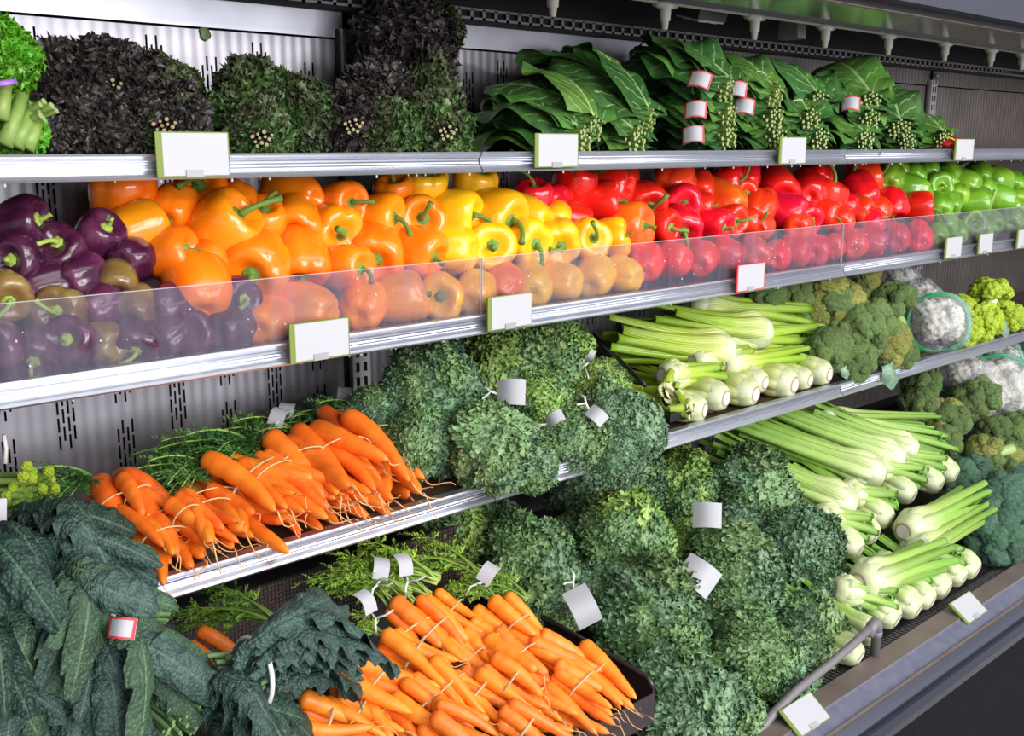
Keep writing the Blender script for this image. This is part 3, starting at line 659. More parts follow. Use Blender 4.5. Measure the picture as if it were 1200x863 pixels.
for key, L in rows.items():
    L.sort(key=lambda r: r[0])
    for k, (px, py, P, size, code, col, beh, i) in enumerate(L):
        rr = random.Random(i * 13 + 5)
        ax = nrm(vdir(code) + np.array([rr.uniform(-.18, .18) for _ in range(3)]))
        sh = (4 if (px, py) == (250, 270) else rr.choice((0, 1, 2, 3, 5)))
        z = ax; x = nrm(np.cross((0.3, 0.5, 0.8), z)); y = np.cross(z, x)
        spin = rr.uniform(0, 6.28); x, y = x * math.cos(spin) + y * math.sin(spin), -x * math.sin(spin) + y * math.cos(spin)
        mw = Matrix(((x[0], y[0], z[0], P[0]), (x[1], y[1], z[1], P[1]), (x[2], y[2], z[2], P[2]), (0, 0, 0, 1))) @ Sm(size)
        o = ob('bell_pepper', pepper_mesh(col, sh), None, mw)
        sk = rr.choice((0, 1, 2, 3, 0, 1)) if (code not in ('f', 'b') and col != 'purple') else rr.choice((0, 2))
        hgt = PEP_SH[sh][1]
        ob('stem', STEMM[(sk, 'pepstemlight' if col in ('purple', 'olive', 'green') else 'pepstem')], o, T(0, 0, (0.875 - 0.5) * hgt))
        tag(o, '%s bell pepper, %s from left of %s ones %s' % (NICE[col], ORD[k] if k < len(ORD) else 'last', key[0], key[1]), 'bell pepper', GRP[col])

# ---------------------------------------------------------------- leafy prototypes
def rosette(mb, c, nrmv, rad, r, seg=26, rings=5, amp=1.0):
    """a small frilled leaf lobe: a cupped disc whose rim has too much edge and ruffles"""
    n = nrm(nrmv); a = nrm(np.cross(n, r.normal(size=3))); b = np.cross(n, a)
    th = np.linspace(0, 2 * PI, seg, endpoint=False); k1 = r.integers(3, 6); k2 = r.integers(7, 10); p1, p2, p3 = r.uniform(0, 6, 3)
    P = np.zeros((rings, seg, 3)); cup = r.uniform(0.0, 0.7)
    for i in range(rings):
        q = (i + 0.15) / (rings - 1 + 0.15)
        rr = rad * q * (1 + 0.16 * np.sin(k1 * th + p3) * q + 0.10 * np.sin(k2 * th + p1) * q)
        h = rad * (cup * q * q + amp * (0.42 * q ** 2 * np.sin(k1 * th + p1) + 0.30 * q ** 3 * np.sin(k2 * th + p2)) - 0.25 * q)
        P[i] = c + rr[:, None] * (np.cos(th)[:, None] * a + np.sin(th)[:, None] * b) + h[:, None] * n
    mb.grid(P, True)
def curly_leaf(seed, n=190, rr=(0.11, 0.20), seg=14, jit=0.5, amp=1.3):
    """one frilled kale leaf head (unit size): a lumpy cap facing +z, densely covered in small ruffled lobes"""
    r = np.random.default_rng(seed); mb = MB(); q = r.uniform(0, 6, 4)
    def surf(d):
        az = math.atan2(d[1], d[0]); rad = 1 + 0.14 * math.sin(3 * az + q[0]) * (1 - d[2]) + 0.10 * math.sin(5 * d[0] + q[1]) + 0.10 * math.sin(6 * d[1] + q[2])
        return np.array(d) * rad
    nu, nv = 9, 18; P = np.zeros((nu, nv, 3))
    for i in range(nu):
        f = 0.001 + 2.0 * i / (nu - 1)
        for j in range(nv):
            t = 2 * PI * j / nv; P[i, j] = surf((math.sin(f) * math.cos(t), math.sin(f) * math.sin(t), math.cos(f))) * 0.93
    mb.grid(P, True)
    for k in range(n):
        zc = 1 - 1.38 * (k + 0.5) / n; az = 2.399963 * k + r.uniform(-.2, .2); s = math.sqrt(max(0, 1 - zc * zc)); d = np.array([s * math.cos(az), s * math.sin(az), zc])
        nn = nrm(d + r.normal(size=3) * jit)
        rosette(mb, surf(d) * r.uniform(0.97, 1.05), nn, r.uniform(*rr), r, seg=seg, rings=4, amp=amp)
    return mb
CURLY = [curly_leaf(100 + k) for k in range(4)] + [curly_leaf(120 + k, 110, (0.18, 0.36), 22, 0.7, 1.35) for k in range(4)]
CURLYM = {}
def curly_mesh(m, k):
    if (m, k) not in CURLYM:
        if k not in CURLYM: CURLYM[k] = CURLY[k].mesh('kale_leaf', M['kale'])
        CURLYM[(m, k)] = remat(CURLYM[k], M[m], 'kale_leaf_' + m)
    return CURLYM[(m, k)]
def blob_mb(seed, nu=14, nv=20, amp=0.15):
    r = np.random.default_rng(seed); P = np.zeros((nu, nv, 3)); q = r.uniform(0, 6, 6)
    for i in range(nu):
        f = PI * (0.001 + 0.998 * i / (nu - 1)); th = np.linspace(0, 2 * PI, nv, endpoint=False)
        rad = 1 + amp * (np.sin(3 * th + q[0] + 2 * f) * np.sin(f) + 0.6 * np.sin(5 * th + q[1]) * np.sin(2 * f + q[2]))
        P[i] = np.stack([rad * np.sin(f) * np.cos(th), rad * np.sin(f) * np.sin(th), rad * np.cos(f)], -1)
    return MB().grid(P, True)
CORE = blob_mb(3).mesh('shaded_inner_leaves', M['core']); CORER = remat(CORE, M['corered'], 'shaded_inner_leaves_purple')
def stem_bundle(seed, n, rad, length, srad, mat, endmat=None):
    """a sheaf of cut stems along -x with pale cut faces at the far end"""
    r = np.random.default_rng(seed); mb = MB()
    for k in range(n):
        a = 2.4 * k; q = rad * math.sqrt((k + 0.4) / n); y, z = q * math.cos(a), q * math.sin(a) * 0.75; Lk = length * r.uniform(0.55, 1.12); rs = srad * r.uniform(0.75, 1.2)
        mb.m = 0; mb.tube([(0.02, y * 0.8, z * 0.8), (-Lk * 0.5, y, z), (-Lk, y * 1.15, z * 1.15)], rs, 7, False)
        mb.m = 1; th = np.linspace(0, 2 * PI, 7, endpoint=False)
        c = np.array([-Lk, y * 1.15, z * 1.15]); ring = c + rs * np.stack([0 * th, np.cos(th), np.sin(th)], -1)
        mb.add(np.vstack([ring, c + (-0.001, 0, 0)]), [(i, (i + 1) % 7, 7) for i in range(7)])
    return mb.mesh('stem_bundle', [mat, endmat or M['stemend']])
SB = {'green': stem_bundle(1, 12, 0.022, 0.05, 0.0048, M['palestem']), 'purple': stem_bundle(2, 11, 0.026, 0.05, 0.005, M['purplestem']),
      'lime': stem_bundle(3, 7, 0.026, 0.06, 0.0085, M['palestem']), 'collard': stem_bundle(4, 24, 0.030, 0.034, 0.0036, M['palestem']),
      'dino': stem_bundle(5, 30, 0.034, 0.05, 0.0034, veg('lacinato_stem', ((0.3, (0.07, 0.15, 0.06)), (0.7, (0.16, 0.28, 0.11))), 40), plain('lacinato_cut', (0.20, 0.32, 0.12), 0.5))}
def tie_tag(parent, mw, red=False, size=(0.045, 0.032), curl=0.012, tails=True):
    """paper tag on a white twist tie (parts of the bunch they are wired to)"""
    nx = 8; w, h = size
    P = np.array([[(w * (u - .0), h * (v - .5), curl * math.sin(u * PI * 0.9) + 0.001) for v in (0, 0.5, 1)] for u in np.linspace(0, 1, nx)])
    Q = P[::-1].copy(); Q[:, :, 2] -= 0.0008
    pt = ob('paper_tag', MB().grid(P).grid(Q).mesh('paper_tag', M['paper']), parent, mw)
    if red:
        mb = MB(); b = 0.0028
        for lo, hi in (((0, 0), (1, b / h)), ((0, 1 - b / h), (1, 1)), ((0, 0), (b / w, 1)), ((1 - b / w, 0), (1, 1))):
            us = np.linspace(lo[0], hi[0], 8); vs = np.linspace(lo[1], hi[1], 2)
            mb.grid(np.array([[(w * u, h * (v - .5), curl * math.sin(u * PI * 0.9) + 0.0018) for v in vs] for u in us]))
        ob('red_border', mb.mesh('tag_border', M['redpaper']), pt, Matrix())
    if tails:
        mb = MB(); mb.tube([(0.0, 0, 0.0), (-0.012, 0.004, 0.006), (-0.022, 0.012, 0.004), (-0.036, 0.012, -0.008)], 0.0022, 6, True, 0.35)
        mb.tube([(-0.012, 0.004, 0.006), (-0.018, -0.008, 0.016), (-0.02, -0.016, 0.03)], 0.0020, 6, True, 0.35)
        ob('twist_tie', mb.mesh('twist_tie', M['tie']), parent, mw)
    return pt
def kale_bunch(name, P, diam, mat, label, group, seed, stems=None, facing=None, n=13, stemdir=None, cat='kale', flat=0.8, loose=False):
    """dome of frilled leaves; local z faces outward from the pile"""
    r = random.Random(seed); z = nrm(facing if facing is not None else (-0.1, -0.75, 0.65))
    x = nrm(np.cross((0.2, 1, 0.3), z)); R = diam / 2
    x = nrm(x * math.cos(seed * 1.7) + np.cross(z, x) * math.sin(seed * 1.7)); root = empty(name, frame(P - z * R * 0.45, x, z)); ex, ey = r.uniform(0.98, 1.12), r.uniform(0.88, 0.98); s = R / 0.115
    ob('shaded_inner_leaves', CORER if mat in ('kalered', 'kalemix') else CORE, root, T(0, 0, R * 0.12) @ Sm(R * 0.62, R * 0.62, R * 0.62 * flat))
    mats = [mat] if isinstance(mat, str) else list(mat)
    for k in range(n):
        f = (k + 0.35) / n; inc = math.acos(1 - f * 1.02); az = 2.399963 * k + r.uniform(-.3, .3)
        sc = R * r.uniform(0.33, 0.56)
        m = Rm(az, 'Z') @ Rm(inc, 'Y') @ T(0, 0, R * (0.60 + r.uniform(-.10, .08)) * (1 if inc < 1.2 else 0.95)) @ Rm(r.uniform(-.7, .7), 'Z') @ Sm(sc * 1.35, sc * 0.95, sc * 0.8)
        ob('leaf', curly_mesh(r.choice(mats), k % 4 + (4 if loose else 0)), root, T(0, 0, R * 0.12) @ Sm(ex, ey, flat) @ m)
    if stems:
        d = nrm(stemdir if stemdir is not None else (-0.3, -0.9, -0.1))
        loc = root.matrix_world.inverted() @ Matrix(frame(P + d * R * 0.72, -d, (0, 0, 1)))
        ob('stem_bundle', SB[stems], root, loc @ Sm(0.58))
    tag(root, label, cat, group); return root
def put_tag(root, px, py, pl, dx, **k):
    """wire a paper tag onto a bunch where it shows; dx = direction of the tag in the viewer's right/up"""
    P = onP(px, py, pl) if isinstance(pl, tuple) else atY(px, py, pl)
    xd = nrm(dx[0] * HR + dx[1] * np.array([0, 0, 1.0]) + 0.25 * HT); n = nrm(HT + np.array([0, 0, 0.55]))
    tie_tag(root, root.matrix_world.inverted() @ frame(P, xd, n), **k)

# ---------------------------------------------------------------- curly kale, lower shelf
K3 = (0.0, 0.95, 0.8)
def kb(px, py, dpx, pl, mat, label, group, seed, lift=0.0, **k):
    lift += 0.028 if dpx > 110 else -0.018; P = onP(px, py, pl, lift); d = 1.0 * dpx * depth(P) / FPX
    return kale_bunch('curly_kale_bunch', P, d, mat, label, group, seed, **k)
g = 'curly kale bunches on the lower shelf'
k1 = kb(508,446,128,K3,('kale','kaleblue'),'big curly kale bunch under the left end of the orange pepper rail',g,1)
k2 = kb(598,428,104,K3,('kale','kalelight'),'curly kale bunch right below the yellow pepper tag',g,2)
k3 = kb(655,408,110,K3,('kalelight','kale'),'lightest curly kale bunch, topmost right, against the pepper rail',g,3)
kb(500,514,104,K3,('kaleblue','kale'),'blue-green curly kale bunch just right of the shelf carrots',g,4)
k5 = kb(580,515,118,K3,('kale','kaleblue'),'curly kale bunch at the shelf front above the rail joint',g,5,lift=0.02)
k7 = kb(639,466,84,K3,('kalelight','kale'),'small light curly kale bunch in the middle with white tag tail',g,6,lift=0.03)
k8 = kb(674,506,96,K3,('kale','kaleblue'),'curly kale bunch at the shelf front, second from the celery',g,7,lift=0.02)
k9 = kb(711,455,88,K3,('kale','kalelight'),'curly kale bunch beside the white celery hearts with a white tie',g,8)
kb(741,492,100,K3,('kaleblue','kale'),'curly kale bunch touching the celery at the shelf front',g,9,lift=0.02)
kb(734,532,70,K3,('kaleblue',),'curly kale bunch drooping over the lower shelf rail',g,10,lift=0.02)
kb(446,480,80,K3,('kaleblue','kale'),'shaded small curly kale bunch behind the carrot tips',g,11,lift=-0.03)
kb(625,535,84,K3,('kaleblue','kale'),'curly kale bunch overhanging the rail right of its joint',g,12,lift=0.02)
put_tag(k2, 583, 462, (0.0, 1.03, 0.8), (1, 0.1), size=(0.055, 0.05)); put_tag(k7, 641, 497, (0.0, 1.03, 0.8), (0.7, 0.5), size=(0.04, 0.022)); put_tag(k9, 690, 480, (0.0, 1.03, 0.8), (0.6, -0.5), size=(0.04, 0.028)); put_tag(k9, 690, 424, (0.0, 1.06, 0.8), (0.3, 0.8), size=(0.03, 0.012))
# ---------------------------------------------------------------- curly kale, bottom deck
KB = (-0.30, 0.47, 0.55); g = 'curly kale bunches on the bottom deck'
b1 = kb(629,655,128,KB,('kale','kaleblue'),'curly kale bunch at the right wall of the carrot bin, highest there',g,21)
b2 = kb(744,626,124,KB,('kale','kalelight'),'curly kale bunch in the centre of the bottom pile, left of the upper tag',g,22,lift=0.03)
b3 = kb(776,724,148,KB,('kaleblue','kale'),'large curly kale bunch beside the front corner of the carrot bin',g,23,lift=0.02)
kb(803,818,136,KB,('kaleblue','kale'),'curly kale bunch at the lower edge of the picture in front of the carrot bin',g,24)
b5 = kb(876,662,132,KB,('kaleblue','kale'),'curly kale bunch right of the curled white tag',g,25,lift=0.03)
kb(945,634,112,KB,('kaleblue',),'dark blue-green curly kale bunch against the biggest celery heart',g,26,lift=0.01)
b7 = kb(893,573,118,KB,('kale','kaleblue'),'curly kale bunch tucked under the celery stalk tips',g,27)
kb(805,563,100,KB,('kale','kalelight'),'curly kale bunch at the back, left of the celery stalk tips',g,28)
kb(690,570,92,KB,('kaleblue',),'shaded curly kale bunch at the back below the shelf rail',g,29)
kb(583,620,84,KB,('kale','kaleblue'),'shaded small curly kale bunch behind the carrot greens',g,30)
kb(893,762,122,KB,('kale','kaleblue'),'curly kale bunch in the lower front, third from the celery',g,31)
kb(960,738,108,KB,('kale','kaleblue'),'curly kale bunch at the front beside the lying celery',g,32)
kb(925,788,96,KB,('kale','kaleblue'),'curly kale bunch resting against the grey pipe',g,33)
kb(688,632,88,KB,('kaleblue','kale'),'curly kale bunch in the hollow between the two big mounds',g,34)
kb(858,838,100,KB,('kaleblue','kale'),'curly kale bunch at the lowest front edge over the air grille',g,35)
kb(985,700,84,KB,('kale','kaleblue'),'curly kale bunch touching the cut base of the lying celery',g,36)
kb(650,708,84,KB,('kale','kaleblue'),'curly kale bunch under the small curled tag by the bin wall',g,37)
kb(540,618,92,KB,('kalelight','kale'),'yellowish curly kale bunch behind the carrot bin',g,38)
kb(886,612,96,KB,('kale','kaleblue'),'curly kale bunch just right of the upper white tag',g,39)
kb(820,640,84,KB,('kale','kalelight'),'curly kale bunch between the two white tags',g,40)
kb(700,690,84,KB,('kaleblue','kale'),'curly kale bunch below the centre mound beside the small tag',g,41)
kb(845,720,90,KB,('kaleblue','kale'),'curly kale bunch in the dark gap left of the curled tag',g,42)
kb(745,556,90,KB,('kaleblue','kale'),'shaded curly kale bunch under the drooping shelf kale',g,43)
put_tag(b2, 812, 604, (-0.30, 0.58, 0.55), (1, 0.05), size=(0.062, 0.055), tails=False)
put_tag(b5, 800, 662, (-0.30, 0.60, 0.55), (0.8, -0.55), size=(0.075, 0.06), tails=False, curl=0.02)
put_tag(b1, 672, 690, (-0.30, 0.55, 0.55), (0.45, -0.9), size=(0.075, 0.05), curl=0.025)

# ---------------------------------------------------------------- top shelf: leafy kale
g = 'dark kale bunches on the top shelf'
def kt(px, py, dpx, Y, mat, label, seed, grp=g, **k):
    P = atY(px, py, Y); d = dpx * depth(P) / FPX
    k.setdefault('facing', (-0.25, -0.9, 0.35)); k.setdefault('loose', True); d *= 1.12
    return kale_bunch('red_kale_bunch' if mat in ('kalered', ('kalered',)) else 'kale_bunch', P, d, mat, label, grp, seed, **k)
kt(70,110,120,0.22,'kalered','dark purple kale bunch beside the bright green leaf lettuce',51)
kt(135,95,110,0.26,'kalered','dark purple kale bunch highest on the left with pale stem ends',52,stems='purple',stemdir=(-0.45,-0.85,-0.15))
kt(110,150,100,0.12,'kalered','dark purple kale bunch low at the rail, left of the first tag',53)
kt(195,140,90,0.12,('kalered','kalemix'),'purple-brown kale bunch behind the first price tag with cut stems',54,stems='purple',stemdir=(-0.45,-0.85,-0.15))
kt(190,105,80,0.25,('kalered','kalemix'),'purple-brown kale bunch behind the middle of the left pile',55)
kt(50,158,70,0.12,'kalered','dark purple kale bunch at the rail by the lettuce stems',56)
kt(298,118,104,0.2,('kalefresh','kalemix'),'green kale bunch right of the first tag, largest green one',57)
kt(305,155,76,0.1,('kalefresh','kalemix'),'green kale bunch with purple stems at the rail',58,stems='purple',stemdir=(-0.45,-0.85,-0.15))
kt(355,130,86,0.16,('kalemix','kalefresh'),'grey-green kale bunch right of the green one',59)
kt(212,100,50,0.3,('kalefresh',),'single light green kale leaf cluster between purple and green bunches',60)
kt(408,140,90,0.14,('kalemix','kalered'),'brownish kale bunch in front of the slotted upright',61,stems='purple',stemdir=(-0.45,-0.85,-0.15))
kt(480,62,118,0.26,('kalered',),'tallest dark purple kale bunch reaching up to the air grille',62,facing=(-0.2,-0.95,0.2))
kt(500,98,96,0.22,('kalered','kalemix'),'dark kale bunch just under the tallest one',63)
kt(448,100,84,0.24,('kalered',),'dark kale bunch left under the tallest one',64)
kt(450,148,86,0.12,('kalemix','kalefresh'),'olive green kale bunch at the rail left of the cut stems',65)
kt(515,148,84,0.10,('kalemix','kalefresh'),'olive kale bunch beside the collards with purple cut stems',66,stems='purple',stemdir=(-0.45,-0.85,-0.15))
kt(505,40,84,0.30,('kalered','kalemix'),'dark kale bunch at the back right of the tallest one',67)
# bright green leaf lettuce at the left edge
lt = kt(-6,60,84,0.12,('lettuce',),'bright green frilly leaf lettuce bunch at the top left corner',68,grp='green leaf bunches',cat='lettuce')
lt2 = kt(8,150,80,0.07,('lettuce',),'bright green leaf bunch with thick pale stems at the left edge',69,grp='green leaf bunches',cat='lettuce',stems='lime',stemdir=(0.55,-0.8,0.35))
for (a, b, c, d) in ((5, 170, 26, 112), (18, 172, 38, 128), (0, 140, 6, 98), (30, 174, 44, 140)):
    p0 = atY(a, b, 0.02); p1 = atY(c, d, 0.04); q = lt2.matrix_world.inverted()
    pp = [q @ Vector(p0), q @ Vector((p0 + p1) / 2 + np.array([0, -0.004, 0])), q @ Vector(p1)]
    ob('stem', MB().tube([tuple(v) for v in pp], [0.011, 0.009, 0.0085], 10).mesh('lettuce_stem', M['palestem']), lt2, Matrix())
tp = atY(2, 97, 0.0); q = lt2.matrix_world.inverted()
ob('purple_band', MB().tube([tuple(q @ Vector(atY(-8, 99, 0.01))), tuple(q @ Vector(atY(8, 97, 0.005))), tuple(q @ Vector(atY(19, 95, 0.012)))], 0.0035, 8, True, 0.4).mesh('purple_band', plain('purple_band', (0.32, 0.14, 0.6), 0.4)), lt2, Matrix())

# ---------------------------------------------------------------- collard greens
def broad_leaf(seed, L=0.27, Wd=0.085, arch=0.05, wav=0.017, fold=0.35):
    r = np.random.default_rng(seed); nu, nv = 26, 15; p = r.uniform(0, 6, 5); P = np.zeros((nu, nv, 3)); UV = np.zeros((nu, nv, 2))
    for i in range(nu):
        t = i / (nu - 1); w = Wd * (math.sin(PI * min(1, 0.20 + t * 0.80)) ** 0.5) * (0.82 + 0.18 * t) + 0.003
        for j in range(nv):
            s = -1 + 2 * j / (nv - 1)
            z = arch * math.sin(t * PI * 0.8) - 0.9 * arch * t * t + fold * w * (abs(s) ** 1.6) * -1
            z += wav * abs(s) ** 2 * math.sin(9 * t + p[0] + 2 * (s > 0)) + 0.4 * wav * math.sin(17 * t + p[1] + 3 * s) * abs(s)
            z += 0.0022 * abs(math.sin(t * 22 - abs(s) * 6)) * (1 - abs(s)) - (0.003 if abs(s) < 0.08 else 0)
            P[i, j] = (L * t, w * s * (1 - 0.12 * fold), z); UV[i, j] = (t, 0.5 + s / 2)
    return MB().grid(P, False, UV)
BL = [broad_leaf(200 + k, L=(0.27, 0.24, 0.29, 0.22)[k], Wd=(0.085, 0.075, 0.08, 0.07)[k], arch=(0.05, 0.03, 0.06, 0.04)[k], fold=(0.3, 0.55, 0.2, 0.7)[k]) for k in range(4)]
BLM = {(k, m): BL[k].mesh('collard_leaf', M[m]) for k in range(4) for m in ('collard', 'collardlight')}
def tie_loop(parent, x, ry, rz, z0=0.0, mat='tie', r=0.0024, name='twist_tie'):
    th = np.linspace(0, 2 * PI, 25); mb = MB().tube(np.stack([np.full(25, x) + 0.004 * np.sin(th), ry * np.cos(th), z0 + rz * np.sin(th)], -1), r, 6, False, 0.5)
    return ob(name, mb.mesh(name, M[mat]), parent, Matrix())
def collard_bunch(pf, pb, Wd, label, seed, Y0=0.03, Y1=0.3, n=9, lt=0.25, tagpx=None, up=(0, 0, 1), spread=1.0, hh=0.034, tie=True, raise_=0.0):
    """stems cut at the front (pixel pf at Y0), leaves running back to pixel pb at Y1"""
    n = int(n * 1.4); r = random.Random(seed); a = atY(pf[0], pf[1], Y0); b = atY(pb[0], pb[1], Y1); L = np.linalg.norm(b - a); s = L / 0.29
    root = empty('collard_bunch', frame(a, b - a, up))
    ob('stem_bundle', SB['collard'], root, T(0.016, 0, 0) @ Sm(1.0, Wd / 0.085, hh / 0.032))
    for k in range(n):
        f = (k + 0.5) / n; side = (-1) ** k
        zz = hh * (-0.75 + 1.6 * f); yaw = spread * r.uniform(-0.22, 0.22); roll = side * r.uniform(0.1, 0.7) * (1 - 0.5 * f)
        m = T(r.uniform(-0.012, 0.02), side * Wd * 0.22 * (1 - f), zz) @ Rm(yaw, 'Z') @ Rm(-0.05 - raise_ * f + r.uniform(-.06, .06), 'Y') @ Rm(roll, 'X') @ Sm(s * r.uniform(0.85, 1.05), Wd / 0.075 * r.uniform(0.85, 1.1), 0.8)
        ob('leaf', BLM[(r.randrange(4), 'collardlight' if r.random() < lt else 'collard')], root, m)
    if tie: tie_loop(root, 0.05 * s, Wd * 0.62, hh * 1.25)
    if tagpx: put_tag(root, tagpx[0], tagpx[1], Y0 + 0.0, tagpx[2], red=True, size=(0.046, 0.040), tails=False)
    tag(root, label, 'collard greens', 'collard green bunches on the top shelf'); return root
collard_bunch((678,163),(560,150),0.075,'collard bunch lowest on the left with stems above the second tag',301,0.03,0.3,10)
collard_bunch((690,150),(575,112),0.085,'broad collard bunch spreading left above the lowest one',302,0.06,0.33,11,spread=1.8,raise_=0.1)
collard_bunch((742,165),(640,155),0.072,'collard bunch with pale stem cluster standing by the second tag',303,0.03,0.3,10,tagpx=None)
collard_bunch((755,140),(625,92),0.085,'ruffled collard bunch with white tie, upper left of the pile',304,0.07,0.33,11,spread=1.8,raise_=0.12)
collard_bunch((735,120),(640,68),0.08,'topmost left collard bunch with leaves standing up to the grille',305,0.16,0.36,9,spread=2.0,raise_=0.15)
collard_bunch((848,103),(735,66),0.085,'top collard bunch with large veined leaf and angled red-edged tag',306,0.05,0.32,11,tagpx=(808,93,(1,-0.25)),raise_=0.05)
collard_bunch((850,134),(745,118),0.075,'collard bunch in the middle of its stack with square red-edged tag',307,0.05,0.32,10,0.5,tagpx=(803,131,(1,0.0)))
collard_bunch((850,160),(750,156),0.072,'collard bunch at the bottom of its stack with dull red-edged tag',308,0.04,0.32,10,0.3,tagpx=(800,161,(1,0.08)))
collard_bunch((905,112),(800,75),0.08,'top collard bunch of the second stack with upright red-edged tag',309,0.06,0.33,10,0.4,tagpx=(851,106,(1,-0.1)))
collard_bunch((904,138),(820,125),0.075,'collard bunch in the middle of the second stack, tag lying flat',310,0.05,0.32,10,0.4,tagpx=(860,126,(1,-0.1)))
collard_bunch((908,162),(830,155),0.072,'collard bunch at the bottom of the second stack',311,0.04,0.32,9,0.5)
collard_bunch((955,118),(880,92),0.085,'collard bunch behind the upper right tag with dark curled leaves',312,0.08,0.34,10,0.2,spread=1.6,raise_=0.1)
collard_bunch((948,140),(880,125),0.072,'collard bunch in the middle above the third price tag',313,0.05,0.32,9,0.5)
collard_bunch((958,163),(885,156),0.068,'collard bunch directly behind the third price tag',314,0.03,0.3,9,0.5)
collard_bunch((1018,118),(960,95),0.085,'topmost right collard bunch with square red-edged tag',315,0.07,0.33,10,0.4,tagpx=(986,123,(1,-0.05)),raise_=0.05)
collard_bunch((1018,140),(958,128),0.072,'collard bunch below the topmost right one',316,0.05,0.32,9,0.5)
collard_bunch((1012,164),(950,158),0.066,'collard bunch lowest between third and fourth tag',317,0.03,0.3,9,0.5)
collard_bunch((1052,150),(1000,118),0.085,'sloping collard bunch with a white tie at the right end',318,0.05,0.32,10,0.3,raise_=0.05)
collard_bunch((1062,166),(1010,160),0.062,'flat collard bunch lowest at the right end',319,0.03,0.3,8,0.4)
collard_bunch((1104,164),(1045,158),0.07,'pale flattened leafy bunch last in the row beside the red packet',320,0.04,0.3,8,0.9,tie=False)
p = atY(1117, 167, 0.03); rp = empty('red_packet', T(p[0], p[1], Z1))
ob('pouch', blob_mb(9, amp=0.06).mesh('red_pouch', plain('red_film', (0.55, 0.02, 0.03), 0.3)), rp, T(0, 0, 0.014) @ Sm(0.075, 0.04, 0.02))
ob('yellow_band', MB().tube([(-0.052 + 0.002 * math.sin(k), 0.036 * math.cos(k * 0.5236), 0.014 + 0.019 * math.sin(k * 0.5236)) for k in range(13)], 0.005, 6, False, 0.4).mesh('yellow_band', plain('yellow_print', (0.8, 0.62, 0.02), 0.4)), rp, Matrix())
tag(rp, 'small red packet with yellow band at the right end of the top shelf', 'packet')
# two stray leaf scraps stuck to the back panel
for (px, py, sz, lab) in ((240, 39, 0.010, 'small dark leaf scrap stuck to the upper back panel'), (689, 203, 0.012, 'small green leaf scrap stuck to the back panel above the red peppers')):
    p = atY(px, py, YB - 0.003)
    tag(ob('leaf_scrap', blob_mb(int(px), 8, 12, 0.3).mesh('leaf_scrap', M['kalefresh']), None, T(*p) @ Sm(sz, 0.0015, sz * 1.2)), lab, 'leaf')

# ---------------------------------------------------------------- carrots
def carrot_mb(seed, L=0.16, R=0.0135, bend=0.012, blunt=0.0):
    r = np.random.default_rng(seed); n = 20; t = np.linspace(0, 1, n); ph = r.uniform(0, 6)
    rad = R * (1 - 0.62 * t ** (1.7 + blunt)) * np.minimum(1, 0.45 + np.sqrt(t * 14)) * (1 + 0.03 * np.sin(t * 30 + ph))
    tipw = np.clip((1 - t) / (0.10 if blunt < 1 else 0.06), 0, 1); rad = rad * np.sqrt(np.maximum(tipw, 0.03))
    c = np.stack([L * t, bend * np.sin(t * 2.6 + ph * 0.3), 0.5 * bend * np.sin(t * 2 + ph)], -1)
    mb = MB().tube(c, rad, 12)
    tl = r.uniform(0.02, 0.06); u = np.linspace(0, 1, 7); e = c[-1]
    tail = MB().tube(e + np.stack([tl * u, 0.012 * np.sin(u * 4 + ph) * u, -0.010 * u * u + 0.004 * np.sin(u * 6)], -1), 0.0014 * (1 - 0.75 * u) + 0.0002, 5)
    return mb, tail, c[0]
CAR = [carrot_mb(300 + k, L, R, b, bl) for k, (L, R, b, bl) in enumerate(((0.165, .0175, .010, 0), (0.15, .0155, .014, .3), (0.175, .0185, .012, 0), (0.14, .0165, .008, 1.2), (0.155, .0150, .018, .2), (0.13, .0180, .010, 1.0)))]
CARM = {m: [c[0].mesh('carrot', M[m]) for c in CAR] for m in ('carrot', 'carrot3')}
TAILM = [c[1].mesh('root_tail', M['roothair']) for c in CAR]
